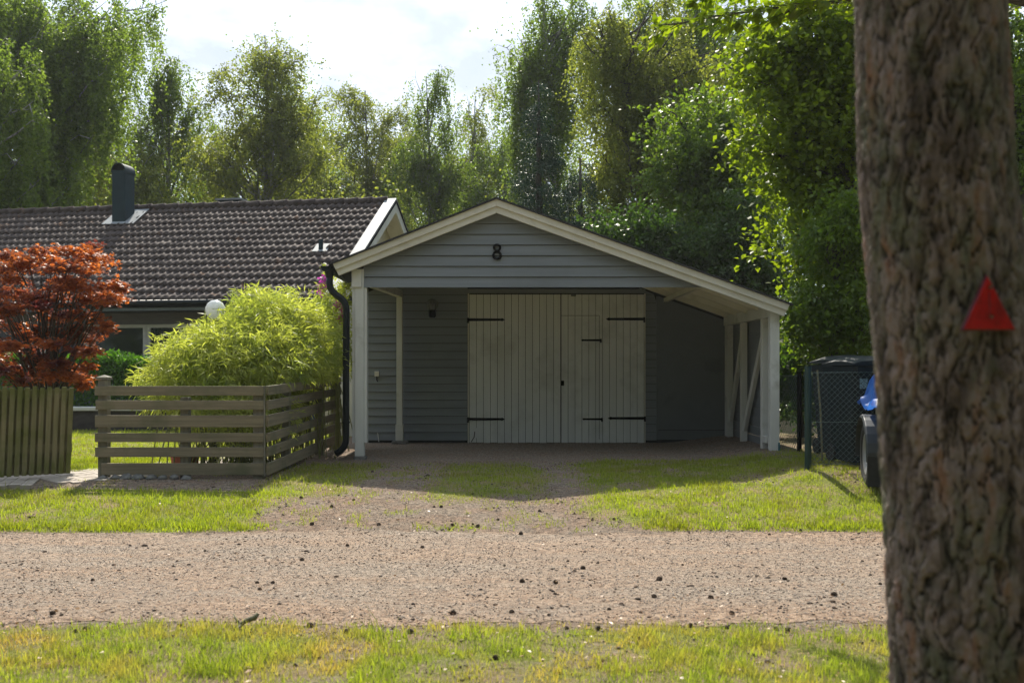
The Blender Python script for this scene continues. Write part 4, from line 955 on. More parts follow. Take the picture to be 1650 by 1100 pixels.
tree('broadleaf_tree', 'shaded tree seen only to the right of the pine trunk', 1640, 17, [(1640, 120, 120, 150), (1660, 330, 100, 120), (1560, 60, 80, 100), (1640, 470, 90, 90)], MT['leaf_mid'], DB, .2, 30, 9, 5, 16, .09, .07, .3, (.3, .9), .5, flat=.3)
tree('lime_tree', 'bright lime green broadleaf tree beside the pine trunk, lit from behind', 1465, 14.8,
     [(1300, 60, 100, 80), (1330, 180, 80, 100), (1240, 150, 60, 80), (1215, 90, 50, 60), (1390, 280, 50, 110), (1240, 260, 38, 50), (1420, 80, 90, 110), (1300, 330, 60, 60), (1360, 400, 50, 60), (1240, 350, 40, 50), (1290, 410, 40, 40), (1212, 220, 40, 70), (1225, 420, 30, 40)], MT['leaf_lime'], DB, .13, 74, 9, 4, 11, .10, .078, .22, (.25, .7), .5, flat=.55, sag=.25)
tree('rowan_shrub', 'tall leafy shrub rising behind the wheelie bins', 1350, 13.6,
     [(1340, 440, 50, 70), (1385, 500, 45, 80), (1310, 520, 36, 40), (1380, 380, 50, 60), (1300, 470, 28, 40)], MT['leaf_mid'], DB, .06, 30, 8, 5, 12, .085, .045, .25, (.25, .6), .35, cat='shrub', flat=.5, sag=.3)
tree('evergreen_shrub', 'glossy dark shrub crowding behind the right eave of the garage', 1210, 20.8,
     [(1200, 430, 70, 70), (1250, 520, 50, 110), (1150, 380, 60, 60), (1270, 620, 50, 70)], MT['leaf_dark'], DB, .1, 30, 9, 5, 18, .09, .06, .2, (.3, .7), .5, cat='shrub')
tree('evergreen_shrub', 'dark leafy shrub showing above the middle of the right roof slope', 1050, 21.5,
     [(1040, 400, 70, 45), (970, 370, 50, 30), (1110, 420, 60, 50), (1010, 430, 60, 40)], MT['leaf_dark'], DB, .1, 26, 9, 5, 18, .10, .065, .2, (.3, .7), .5, cat='shrub')
tree('evergreen_shrub', 'shadowy low shrub behind the corner chain link fence', 1290, 15.2, [(1290, 640, 55, 70), (1340, 600, 60, 60), (1400, 600, 60, 90)], MT['leaf_dark'], DB, .05, 16, 9, 7, 16, .07, .045, .2, (.2, .5), .35, cat='shrub')
for px_, d_, lob_, lab_, mt_ in ((345, 47, [(350, 230, 50, 60), (330, 290, 60, 50), (375, 280, 50, 60)], 'low rounded birch filling the gap left of the tall rounded birch', 'leaf_birch_y'),
        (510, 43, [(505, 240, 30, 50), (495, 300, 50, 50), (535, 310, 40, 40)], 'low yellowish birch right of the tall rounded birch', 'leaf_birch_y'),
        (645, 48, [(645, 230, 34, 40), (640, 290, 50, 60)], 'loose pale birch in the gap before the narrow weeping birch', 'leaf_birch_y'),
        (205, 38, [(200, 250, 50, 60), (170, 310, 60, 40), (240, 300, 50, 50)], 'bushy birch seen low behind the house chimney', 'leaf_birch_y'),
        (815, 44, [(810, 240, 34, 60), (800, 310, 50, 50)], 'shady birch in the dip right of the garage ridge', 'leaf_birch'),
        (90, 40, [(90, 260, 60, 60), (40, 310, 60, 40)], 'lower birch behind the house ridge left of the chimney', 'leaf_birch')):
    tree('birch_tree', lab_, px_, d_, lob_, MT[mt_], BB, .13, 28, 7, 4, 26, .10, .065, .7, (.5, 1.6), .8)
tree('birch_tree', 'tall dark birch behind the big weeping birch at upper left', 150, 39, [(150, 30, 80, 70), (60, 10, 80, 60), (205, 90, 40, 60), (120, 130, 80, 70), (10, 60, 60, 80)], MT['leaf_birch'], BB, .18, 44, 8, 4, 34, .11, .07, .85, (.8, 2.2), .9)
tree('birch_tree', 'leafy birch filling the sky between the crooked limb and the lime tree', 1120, 34, [(1060, 60, 70, 70), (1150, 40, 70, 80), (1130, 150, 70, 80), (1000, 20, 60, 60), (1040, 200, 60, 80)], MT['leaf_birch'], BB, .18, 48, 8, 4, 32, .11, .07, .75, (.6, 1.8), .8)
# spruce
def spruce(px, d, rt, label, wid=2.4):
    x = (px-825)*d/F; zt = 1.2+(590-rt)*d/F; root = thing('spruce_tree', label, 'tree', (x, d, -.05))
    MB().tube([(x, d, -.1), (x, d, zt*.5), (x, d, zt)], [.2, .13, .02], 9).build('trunk', DB, root)
    TP, TD, TL = [], [], []
    for k in range(230):
        t = rng.random()**.8; z = zt*(1-t*.9); r_ = wid*(.08+t)*rng.uniform(.75, 1.05); a = rng.uniform(0, 2*math.pi); n = int(r_/.1)+3
        for j in range(n):
            q = j/n; rr = r_*q; zz = z-.25*rr*q+.15*q*q*rr
            for s_ in (-1, 1, 0):
                TP.append((x+rr*math.cos(a), d+rr*math.sin(a), zz)); b = a+s_*.9
                TD.append((math.cos(b)*.8, math.sin(b)*.8, -.7)); TL.append(.25+.3*(1-q))
    crown_mesh('crown', [twig_leaves(np.array(TP), unit(np.array(TD)), np.array(TL), 9, .07, .022, jit=.03, dmix=1.2)], MT['needle'], root)
spruce(868, 26.5, 130, 'dark drooping spruce between the birches behind the garage', 1.9)
spruce(935, 25.5, 255, 'shorter dark spruce low behind the right slope of the garage roof', 2.0)
# far wood
def far_wood(name, X0_, X1_, y0, y1, n, size, topf, mat, label):
    nc = n//90; cx = rng.uniform(X0_, X1_, nc); cy = rng.uniform(y0, y1, nc)
    tp = topf(cx); cz = tp*rng.random(nc)**.8; s = rng.uniform(.5, 1.3, nc)
    i = np.repeat(np.arange(nc), 90); m = len(i)
    p = np.stack([cx[i], cy[i], cz[i]], -1)+rng.normal(size=(m, 3))*s[i][:, None]*np.array([.8, .8, .8]); p[:, 2] = np.abs(p[:, 2])
    V, Fc = rhombs(p, unit(rng.normal(size=(m, 3))+np.array([0, 0, -.6])), size*rng.uniform(.7, 1.3, m), size*.7)
    return tag(npmesh(name, V, Fc, mat), label, 'wood', kind='stuff')
far_wood('distant_wood', -46, 34, 50, 62, 330000, .15, lambda x: 13.6+3.0*np.sin(x*.45+1)+1.8*np.sin(x*1.3)+1.0*np.sin(x*3.1), MT['leaf_birch'], 'far wood closing the view behind the birches')
far_wood('undergrowth', -30, 12, 35, 47, 90000, .14, lambda x: 6.6+1.2*np.sin(x*.8)+.8*np.sin(x*2.3), MT['leaf_birch_y'], 'leafy undergrowth between the birch trunks')
far_wood('wood_across_the_lane', -45, 45, -20, -8, 90000, .38, lambda x: 15+3*np.sin(x*.35), MT['leaf_dark'], 'wood on the other side of the lane')
far_wood('side_wood', 16, 30, -10, 46, 90000, .3, lambda x: 12+2*np.sin(x*.9), MT['leaf_mid'], 'wood beyond the right edge of the plot')
copy_tree(tA, (P(500, 0, 47).x, 47, 0), 2.1, 'thin far birch between the rounded birch and the sparse round topped one', 1.0)
copy_tree(tB, (P(645, 0, 50).x, 50, 0), 1.3, 'thin far birch in the gap left of the narrow weeping birch', .9)
copy_tree(tB, (P(730, 0, 52).x, 52, 0), 4.0, 'small far birch between the two birches behind the garage ridge', .85)
copy_tree(tA, (P(170, 0, 46).x, 46, 0), 4.4, 'far weeping birch seen through the strands of the big left birch', 1.0)

# beech branch at the top of the frame: the tree itself stands outside the photo, right of the pine
def beech():
    root = thing('beech_tree', 'beech with a bright leafy branch crossing the top, left of the pine trunk', 'tree', (5.6, 9.0, g(5.6, 9)))
    mb = MB(); mb.tube([(5.6, 9.0, 0), (5.55, 9, 2), (5.5, 9.05, 5), (5.4, 9, 6.5)], [.16, .13, .1, .03], 10)
    TP, TD, TL = [], [], []
    for (s0, e, n) in (((5.5, 9.0, 4.4), P(1085, 40, 8.6), 40), ((5.5, 9.0, 4.6), P(1130, -10, 8.9), 40), ((5.5, 9.0, 4.8), P(1230, -60, 8.4), 30), ((5.5, 9.05, 4.2), P(1330, -20, 9.4), 26)):
        s0 = Vector(s0); e = Vector(e); m = s0.lerp(e, .5)+Vector((0, 0, .35)); pts = [s0*(1-t)**2+m*2*t*(1-t)+e*t*t for t in [q/10 for q in range(11)]]
        mb.tube(pts, [.035*(1-.85*q/10) for q in range(11)], 6)
        for k in range(n):
            t = rng.uniform(.3, 1)*10; q = int(min(t, 9.99)); b = pts[q].lerp(pts[q+1], t-q); dv = (pts[q+1]-pts[q]).normalized(); sd = dv.cross(Vector((0, 0, 1))).normalized()*rng.choice([-1, 1])
            td_ = (dv*.8+sd*.7+Vector((0, 0, -.15))).normalized(); l = rng.uniform(.25, .5)
            mb.tube([b, b+td_*l], [.006, .002], 4); TP.append(b); TD.append(td_); TL.append(l)
    mb.build('trunk', DB, root)
    crown_mesh('crown', [twig_leaves(np.array(TP), np.array(TD), np.array(TL), 14, .105, .072, jit=.02, flat=.75, dmix=.9, downbias=-.25)], MT['leaf_lime'], root)
beech()

# ------------------------------------------------------------------ garden plants
def mound(name, label, cat, lobes, n, L, W, mat, base, culms=0, out=.7, down=-.35, shell=(.6, 1.12), stemmat=None, flatn=0):
    root = thing(name, label, cat, base)
    pp, dd = [], []
    vol = np.array([r[0]*r[1]+r[0]*r[2] for c, r in lobes]); vol = vol/vol.sum(); ww = rng.choice(len(lobes), n//14, p=vol)
    C = np.array([c for c, r in lobes])[ww]; Rr = np.array([r for c, r in lobes])[ww]
    u = unit(rng.normal(size=(len(ww), 3))); q = rng.uniform(*shell, len(ww))[:, None]; cp = C+Rr*u*q
    nrm = unit(u/Rr); cp = cp[cp[:, 2] > .03] if True else cp; nrm = nrm[:len(cp)]
    keep = np.ones(len(cp), bool)
    i = np.repeat(np.arange(len(cp)), 14); m = len(i)
    td = unit(nrm*out+rng.normal(size=nrm.shape)*.5+np.array([0, 0, .15]))
    t = rng.random(m)*.26
    p = cp[i]+td[i]*t[:, None]+rng.normal(size=(m, 3))*.02; p[:, 2] -= t*t*1.2
    d = unit(td[i]*.6+rng.normal(size=(m, 3))*.55+np.array([0, 0, down]))
    s = rng.uniform(.6, 1.2, m)
    p = np.maximum(p, [-99, -99, .02])
    fx_ = np.interp(p[:, 1], [10.62, 14.6], [X1-.02, -2.60]); kp = ~((p[:, 0] > fx_) & (p[:, 2] < 1.02)) | (out < .69)
    kp &= ~((p[:, 1] < 10.66) & (p[:, 2] < 1.0)) | (out < .69)
    p = p[kp]; d = d[kp]; s = s[kp]
    mb = MB()
    for k in range(culms):
        j = rng.integers(len(cp)); e = Vector(cp[j]); li = ww[j] if j < len(ww) else 0; c = Vector(lobes[li][0])
        b = Vector((c.x+rng.normal()*.18, c.y+rng.normal()*.18, 0)); md = b.lerp(e, .45); md.z = max(e.z*.95, .5)
        mb.tube([b*(1-t)**2+md*2*t*(1-t)+e*t*t for t in (0, .25, .5, .75, 1)], [.008, .008, .006, .004, .002], 5)
    if culms: mb.build('stems', stemmat or MT['culm'], root)
    V, Fc = rhombs(p, d, L*s, W*s, droop=.12)
    npmesh('foliage', V, Fc, mat, root); return root
def lb(px, row, rx, rr, d, ry=None):
    c = P(px, row, d); return (np.array(c), np.array([rx*d/F, (ry or rx*d/F), rr*d/F]))
mound('bamboo', 'large mounded yellow green bamboo arching over the slat fence', 'bamboo',
      [lb(380, 598, 108, 76, 12.0, .75), lb(342, 588, 66, 46, 11.8, .6), lb(445, 572, 75, 74, 12.7, .7), lb(490, 590, 52, 74, 13.0, .6), lb(405, 572, 70, 66, 12.2, .6), lb(420, 508, 42, 26, 12.4, .4), lb(462, 508, 40, 28, 12.8, .4), lb(282, 615, 38, 30, 11.7, .5)],
      52000, .115, .0145, MT['leaf_bamboo'], (-3.5, 12.2, 0), 150)
mound('bamboo', 'small leafy bamboo shoots pushing through the lower fence slats', 'bamboo', [lb(385, 690, 30, 70, 11.1, .2), lb(440, 670, 20, 50, 11.6, .22), lb(345, 660, 60, 40, 11.3, .25)], 2600, .10, .014, MT['leaf_bamboo'], (-2.9, 11.3, 0), 16, shell=(.2, 1), out=.65)
mound('flowering_shrub', 'shrub with magenta flowers between the bamboo and the downpipe', 'shrub', [lb(530, 560, 30, 90, 14.2, .3), lb(536, 490, 18, 50, 14.3, .25)], 5200, .08, .022, MT['leaf_bamboo'], (-2.6, 14.2, 0), 30, shell=(.4, 1.05))
fs_ = COL.objects.get('flowering_shrub')
pts = []
for px, r in ((520, 456), (524, 458), (544, 487), (548, 492), (552, 505), (518, 470), (527, 452), (549, 512), (522, 449)):
    c = np.array(P(px, r, 14.1)); pts.append(c+rng.normal(size=(34, 3))*np.array([.03, .03, .045]))
pts = np.concatenate(pts); V, Fc = rhombs(pts, unit(rng.normal(size=pts.shape)), .035, .03); npmesh('blossom', V, Fc, MT['petal'], fs_)
# maple
def maple():
    d = 12.7; root = thing('maple_shrub', 'red and orange Japanese maple spreading above the picket gate', 'maple', (P(75, 600, d).x, d, 0))
    mb = MB(); bs = P(75, 600, d); bs.z = 0; ap, an_ = [], []
    sprays = [(90, 420, 60), (40, 420, 55), (140, 430, 50), (20, 455, 50), (110, 460, 60), (175, 455, 35), (60, 480, 60), (150, 480, 50), (10, 500, 45), (100, 505, 60), (180, 490, 28), (45, 530, 55),
              (130, 530, 45), (90, 550, 45), (20, 560, 50), (70, 580, 55), (120, 590, 40), (15, 600, 45), (95, 605, 40), (65, 405, 35), (115, 402, 30), (-30, 430, 50), (5, 412, 40), (150, 410, 30), (-40, 500, 60), (-30, 570, 60), (165, 515, 22), (55, 610, 50), (135, 610, 18), (140, 560, 22), (188, 470, 16)]
    for px, r, w_ in sprays:
        for rep in range(3):
            c = P(px+rng.normal()*12, r+rng.normal()*9, d+rng.uniform(-.8, .8)); rad = w_*d/F*rng.uniform(.7, 1.05)
            t0 = .35+.4*rng.random(); st = Vector((bs.x+(c.x-bs.x)*.15+rng.normal()*.05, d+rng.normal()*.08, c.z*t0)); m = st.lerp(c, .5)+Vector((0, 0, .12))
            mb.tube([st*(1-t)**2+m*2*t*(1-t)+c*t*t for t in (0, .25, .5, .75, 1)], [.013, .010, .008, .005, .003], 5)
            for q in range(10):
                a = rng.uniform(0, 6.28); l = rad*rng.uniform(.4, 1); e = c+Vector((math.cos(a)*l, math.sin(a)*l, -.10*l+rng.normal()*.03)); mb.tube([c, e], [.003, .0012], 3)
                n = int(16*l/.3)+5; tt = rng.random(n)[:, None]; ap.append(np.array(c)*(1-tt)+np.array(e)*tt+rng.normal(size=(n, 3))*[.035, .035, .028])
    for k in range(5):
        a = k*1.3; mb.tube([bs+Vector((math.cos(a)*.04, math.sin(a)*.04, -.05)), bs+Vector((math.cos(a)*.12, math.sin(a)*.1, .7)), bs+Vector((math.cos(a)*.35, math.sin(a)*.25, 1.35)), bs+Vector((math.cos(a)*.6, math.sin(a)*.4, 2.0))], [.035, .028, .02, .008], 8)
    mb.build('trunk', pm('maple_bark', (.03, .024, .02), (.06, .045, .035), rough=.8), root)
    p = np.concatenate(ap); n = len(p); nr = unit(rng.normal(size=(n, 3))*.45+np.array([0, 0, 1])); a0_ = rng.uniform(0, 6.28, n); parts = []
    ex = unit(np.cross(nr, np.array([0, 1, 0.]))); ey = np.cross(nr, ex)
    for j, (off, l) in enumerate(((0, 1), (.75, .85), (-.75, .85), (1.5, .6), (-1.5, .6))):
        a = a0_+off; dd = unit(ex*np.cos(a)[:, None]+ey*np.sin(a)[:, None]+np.array([0, 0, -.25])); parts.append(rhombs(p, dd, .058*l, .019, nr))
    V = np.stack([a.reshape(n, 4, 3) for a, b in parts], 1).reshape(-1, 3); Fc = np.arange(len(V)).reshape(-1, 4)
    npmesh('foliage', V, Fc, MT['leaf_maple'], root)
maple()
# hedge
def hedge():
    root = thing('hedge', 'clipped bright green hedge growing above the low garden wall', 'hedge', (-8, 19.2, .4)); n = 30000
    x = rng.uniform(-12.6, -5.2, n); side = rng.random(n); y = np.where(side < .6, 18.95+rng.random(n)**2*.25, rng.uniform(18.95, 19.6, n)); z = np.where(side < .6, rng.uniform(.42, 1.32, n), 1.2+rng.random(n)*.2+.06*np.sin(x*3))
    p = np.stack([x, y, z], -1)+rng.normal(size=(n, 3))*.03
    V, Fc = rhombs(p, unit(rng.normal(size=(n, 3))+np.array([0, -.3, .6])), rng.uniform(.05, .09, n), rng.uniform(.03, .05, n)); npmesh('foliage', V, Fc, MT['leaf_hedge'], root)
    m = MB()
    for k in range(46): xx = -12.4+k*.155; m.tube([(xx, 19.3, .1), (xx+rng.normal()*.08, 19.2, .9)], [.015, .006], 5)
    m.build('stems', DB, root)
hedge()
# ------------------------------------------------------------------ pine trunk with reflector
def pine():
    d0 = 2.4; rows = [(-700, 1445, 205), (-300, 1470, 218), (0, 1495, 234), (300, 1508, 243), (600, 1543, 258), (800, 1562, 268), (1100, 1588, 292), (1500, 1618, 330), (1640, 1632, 420)]
    zs = np.array([1.2+(590-r)*d0/F for r, c, w_ in rows])[::-1]; cx = np.array([(c-825)*d0/F for r, c, w_ in rows])[::-1]; rr = np.array([w_/2*d0/F for r, c, w_ in rows])[::-1]*.985
    base = Vector((cx[0], d0+.0, g(cx[0], d0))); root = thing('pine_tree', 'thick scaly pine trunk close to the camera at the right', 'tree', base)
    Z = np.arange(-.36, 3.2, .006); A = np.arange(0, 2*np.pi, 2*np.pi/300)
    CX = np.interp(Z, zs, cx); RR = np.interp(Z, zs, rr)
    ZZ, AA = np.meshgrid(Z, A, indexing='ij'); u = AA*.19; 
    # plate-like bark: cellular pattern stretched along the trunk (periodic in angle by blending the seam at the back)
    def cell(u, v, su, sv, seed):
        x = u*su; y = v*sv; xi = np.floor(x); yi = np.floor(y); f1 = np.full(x.shape, 9.); f2 = np.full(x.shape, 9.)
        per = round(2*math.pi*.19*su)
        for i in (-1, 0, 1):
            for j in (-1, 0, 1):
                a = xi+i; b = yi+j; am = np.mod(a, per)
                h = np.sin(am*127.1+b*311.7+seed)*43758.5453; h -= np.floor(h); h2 = np.sin(am*269.5+b*183.3+seed)*43758.5453; h2 -= np.floor(h2)
                dd = (a+h-x)**2+(b+h2-y)**2; f2 = np.where(dd < f1, f1, np.minimum(f2, dd)); f1 = np.minimum(f1, dd)
        return np.sqrt(f2)-np.sqrt(f1)
    wob = .05*(fbm(AA*3, ZZ*6, 1, 4, 4)-.5)+.03*(fbm(AA*8, ZZ*20, 1, 3, 14)-.5)
    uu = u+wob*2; su = 44/(2*math.pi*.19)
    e1 = cell(uu, ZZ+wob*3, 44/(2*math.pi*.19), 8.0, 1.3); e2 = cell(uu+.01, ZZ*1.02, 90/(2*math.pi*.19), 17, 5.1)
    plate = np.clip(e1/.32, 0, 1)**.6; pl2 = np.clip(e2/.4, 0, 1)**.7
    h = -.008*(1-plate)-.0045*(1-pl2)+.008*(fbm(AA*9, ZZ*22, 1.3, 5, 8)-.5)+.010*(fbm(AA*1.6, ZZ*3, 1, 3, 2)-.5)
    r_ = RR[:, None]*(1+.02*np.sin(AA*3+ZZ))+h
    V = np.stack([CX[:, None]+r_*np.cos(AA), d0+.0+r_*np.sin(AA), ZZ], -1); nz, na = ZZ.shape; i = np.arange(nz*na).reshape(nz, na); ii = np.concatenate([i, i[:, :1]], 1)
    Fc = np.stack([ii[:-1, :-1], ii[:-1, 1:], ii[1:, 1:], ii[1:, :-1]], -1).reshape(-1, 4)
    # bark material: colour darkened in the crevices, plates pinkish brown with green algae patches
    m = bpy.data.materials.new('pine_bark'); m.use_nodes = True; t = m.node_tree; L = t.links.new; b = t.nodes['Principled BSDF']; b.inputs['Roughness'].default_value = .92; b.inputs['Specular IOR Level'].default_value = .2
    tcn = nd(t, 'ShaderNodeTexCoord')
    def noise(s, dt=6, r=.6, sc=(1, 1, 1)):
        mp = nd(t, 'ShaderNodeMapping'); mp.inputs['Scale'].default_value = sc; L(tcn.outputs['Object'], mp.inputs[0]); n = nd(t, 'ShaderNodeTexNoise', i_Scale=float(s), i_Detail=float(dt), i_Roughness=r); L(mp.outputs[0], n.inputs['Vector']); return n.outputs[0]
    def ramp(f, cols):
        r = nd(t, 'ShaderNodeValToRGB'); e = r.color_ramp.elements; e[0].position, e[0].color = cols[0][0], hexc(cols[0][1]); e[1].position, e[1].color = cols[-1][0], hexc(cols[-1][1])
        for p_, c_ in cols[1:-1]: q = e.new(p_); q.color = hexc(c_)
        L(f, r.inputs[0]); return r.outputs[0]
    def mixc(f, a, c):
        x = nd(t, 'ShaderNodeMix', data_type='RGBA'); L(f, x.inputs['Factor']); L(a, x.inputs['A']); L(c, x.inputs['B']); return x.outputs['Result']
    col = ramp(noise(16, 7, .65, (1, 1, .28)), [(.34, (.045, .035, .03)), (.45, (.13, .096, .084)), (.54, (.225, .178, .165)), (.66, (.21, .11, .07))])
    green = ramp(noise(50, 6, .7), [(.35, (.038, .045, .024)), (.65, (.125, .14, .08))])
    col = mixc(ramp(noise(9, 7, .7, (1, 1, .4)), [(.46, (0, 0, 0)), (.62, (.75, .75, .75))]), col, green)
    an2 = nd(t, 'ShaderNodeAttribute', attribute_name='plate'); crev = nd(t, 'ShaderNodeRGB'); crev.outputs[0].default_value = (.014, .012, .010, 1)
    col = mixc(ramp(an2.outputs['Fac'], [(.2, (0, 0, 0)), (.72, (1, 1, 1))]), crev.outputs[0], col)
    L(col, b.inputs['Base Color']); bp = nd(t, 'ShaderNodeBump'); bp.inputs['Distance'].default_value = .008; bp.inputs['Strength'].default_value = 1.0; L(noise(90, 8, .7, (1, 1, .5)), bp.inputs['Height']); L(bp.outputs[0], b.inputs['Normal'])
    npmesh('trunk', V.reshape(-1, 3), Fc, m, root, smooth=True, attr=[('plate', 'POINT', (plate*.8+pl2*.2).ravel())])
    # reflector
    yr = None
    rt = thing('reflector_triangle', 'red triangular reflector screwed to the pine trunk', 'reflector', P(1593, 505, d0-.165))
    zc_ = 1.2+(590-505)*(d0-.16)/F
    def cornery(px): 
        x = (px-825)*(d0-.16)/F; c0 = np.interp(zc_, zs, cx); r0_ = np.interp(zc_, zs, rr); return d0-math.sqrt(max(r0_**2-(x-c0)**2, .0025))
    pts_ = [(1590, 441), (1543.5, 533), (1643.5, 532)]; yb = cornery(1593)-.014
    T3 = [P(a, b_, yb-(0)) for a, b_ in pts_]
    cen = sum(T3, Vector())/3
    # tilt to follow the trunk a little
    def tl_(v, k): return Vector((cen.x+(v.x-cen.x)*k, v.y+(v.x-cen.x)*.22, cen.z+(v.z-cen.z)*k))
    MB().prism([tl_(v, 1.0) for v in T3], (0, .008, 0)).build('rim', MT['redrim'], rt, bevel=.002)
    fm = MB(); inn = [tl_(v, .93)-Vector((0, .0035, 0)) for v in T3]; fm.prism(inn, (0, .003, 0)); fm.build('face', MT['red'], rt, bevel=.001)
    for px, r in ((1594, 463), (1596, 510)):
        c = P(px, r, yb); c = tl_(c, 1)-Vector((0, .006, 0)); MB().lathe([(.001, -.002), (.0035, -.0015), (.004, .003)], c, 12, Matrix.Rotation(R(90), 3, 'X')).build('screw', MT['screw'], rt)
    MB().beam(inn[0].lerp(cen, .45)-Vector((-.002, .001, 0)), cen.lerp((inn[1]+inn[2])/2, .25)-Vector((-.002, .001, 0)), .003, .002, (0, 1, 0)).build('ridge', MT['redrim'], rt)
pine()
# ------------------------------------------------------------------ grass, litter, cones
def blades(name, x0, x1, y0, y1, n, h, w_, mat, label, dmin=.12, filt=None, power=1.0):
    x = rng.uniform(x0, x1, n); y = rng.uniform(y0, y1, n); D = grass_density(x, y)**power*(.45+.55*(fbm(x, y, 7, 3, 12) > .46))
    k = rng.random(n) < np.clip(D, 0, 1)
    if filt is not None: k &= filt(x, y)
    k &= (D > .06) if dmin < 1 else (fbm(x, y, 3.1, 3, 55) > .56)
    x = x[k]; y = y[k]; D = D[k]; m = len(x); z = G(x, y); hh = h*rng.lognormal(-.1, .38, m)*(.6+.5*D)*(.7+.6*fbm(x, y, 2.2, 3, 40)); a = rng.uniform(0, 6.28, m)
    ln = rng.uniform(.1, .8, m)*hh; dxn = np.cos(a)*ln; dyn = np.sin(a)*ln; b = a+1.57+rng.normal(size=m)*.5; wx = np.cos(b)*w_*.5*rng.uniform(.7, 1.4, m); wy = np.sin(b)*w_*.5
    base = np.stack([x, y, z-.004], -1); mid = base+np.stack([dxn*.35, dyn*.35, hh*.6], -1); tip = base+np.stack([dxn, dyn, hh], -1); ws_ = np.stack([wx, wy, wx*0], -1)
    V = np.stack([base-ws_, base+ws_, mid+ws_*.8, mid-ws_*.8, tip+ws_*.12, tip-ws_*.12], 1).reshape(-1, 3); q = np.arange(m)[:, None]*6
    Fc = np.stack([q+np.array([0, 1, 2, 3]), q+np.array([3, 2, 4, 5])], 1).reshape(-1, 4)
    return tag(npmesh(name, V, Fc, mat), label, 'grass', kind='stuff')
notpath = lambda x, y: ~((x < -3.0) & (y > 9.5) & (np.abs(y-np.interp(x, [-7.6, -6.2, -5, -4.2, -3.7, -3.2], [9.95, 10.15, 10.55, 11.3, 12.2, 12.9])) < .62))
blades('lawn_grass', -7, 4.6, 8.25, 12.9, 250000, .034, .0048, MT['grass'], 'short green grass of the lawns beside the driveway', filt=notpath)
blades('garden_grass', -10, -2.6, 11, 18.5, 70000, .035, .007, MT['grass'], 'sunlit garden lawn behind the fence', filt=notpath)
blades('verge_grass', -3.4, 2.6, 3.9, 5.75, 110000, .036, .0036, MT['grass_dry'], 'dry and green grass of the verge in the foreground')
blades('verge_tufts', -3.4, 2.6, 3.9, 5.6, 15000, .062, .0042, MT['grass'], 'taller fresh grass tufts in the foreground verge', dmin=1.5, power=2.5)
blades('lane_edge_weeds', -7, 4.6, 8.2, 8.55, 16000, .045, .007, MT['grass'], 'leafy weeds along the far edge of the gravel lane')
def scatter(x0, x1, y0, y1, n, wt=None):
    x = rng.uniform(x0, x1, n); y = rng.uniform(y0, y1, n)
    if wt is not None: k = rng.random(n) < wt(x, y); x = x[k]; y = y[k]
    return x, y, G(x, y)+.004
def octas(name, x, y, z, s, mat, label, flat=.6):
    m = len(x); s = s[:, None]; a = rng.uniform(0, 6.28, m); e1 = np.stack([np.cos(a), np.sin(a), a*0], -1)*s*rng.uniform(.8, 1.6, (m, 1)); e2 = np.stack([-np.sin(a), np.cos(a), a*0], -1)*s; e3 = np.stack([a*0+rng.normal(size=m)*.2, rng.normal(size=m)*.2, a*0+1], -1)*s*flat
    c = np.stack([x, y, z], -1)+e3*.3; V = np.stack([c+e1, c+e2, c-e1, c-e2, c+e3, c-e3], 1).reshape(-1, 3); q = np.arange(m)[:, None]*6
    T = np.array([[0, 1, 4], [1, 2, 4], [2, 3, 4], [3, 0, 4], [1, 0, 5], [2, 1, 5], [3, 2, 5], [0, 3, 5]]); Fc = (q[:, None, :]+T[None]).reshape(-1, 3)
    return tag(npmesh(name, V, Fc, mat), label, 'gravel', kind='stuff')
lawn_w = lambda x, y: np.where((y > 5.35) & (y < 8.4), 1., np.clip(.9-grass_density(x, y)*1.3, 0, 1))
x, y, z = scatter(-6, 4.5, 5.1, 15.6, 110000, lawn_w); octas('gravel_stones', x, y, z, rng.uniform(.002, .0062, len(x)), MT['chips'], 'small loose gravel stones on the lane and driveway')
x, y, z = scatter(-6, 4.5, 4.0, 12.5, 26000, lambda x, y: (.25+1.2*np.exp(-((y-5.45)/.18)**2)+.9*ss(fbm(x, y, 1.2, 4, 71), .46, .62))*np.where(grass_density(x, y) > .6, .35, 1)); octas('dark_debris', x, y, z, rng.lognormal(-5.3, .45, len(x)), MT['dirtchips'], 'crumbs of bark and broken cone scales on the gravel', .5)
x, y, z = scatter(-5.5, 4.2, 4.0, 11.5, 42000, lambda x, y: np.clip(.15+1.1*ss(fbm(x, y*2.2, .9, 4, 77), .42, .6), 0, 1)*np.where(grass_density(x, y) > .5, .3, 1))
m = len(x); a = rng.uniform(0, 6.28, m); V, Fc = rhombs(np.stack([x, y, z+.003+rng.random(m)*.006], -1), np.stack([np.cos(a), np.sin(a), rng.normal(size=m)*.08], -1), rng.uniform(.02, .05, m), .0028, np.tile([0, 0, 1.], (m, 1)))
tag(npmesh('fallen_pine_needles', V, Fc, MT['needles']), 'orange fallen pine needles drifted over the lane', 'pine needles', kind='stuff')
x, y, z = scatter(-3.5, 4.0, 4.0, 12.5, 5200, lambda x, y: np.where(y < 5.75, .8, .14)); m = len(x); a = rng.uniform(0, 6.28, m)
V, Fc = rhombs(np.stack([x, y, z+.012], -1), np.stack([np.cos(a), np.sin(a), rng.normal(size=m)*.2], -1), rng.lognormal(-3.8, .35, m), rng.lognormal(-4.4, .3, m), unit(rng.normal(size=(m, 3))*.35+np.array([0, 0, 1.])))
tag(npmesh('fallen_leaves', V, Fc, MT['litter']), 'small dry fallen leaves scattered over grass and gravel', 'fallen leaves', kind='stuff')
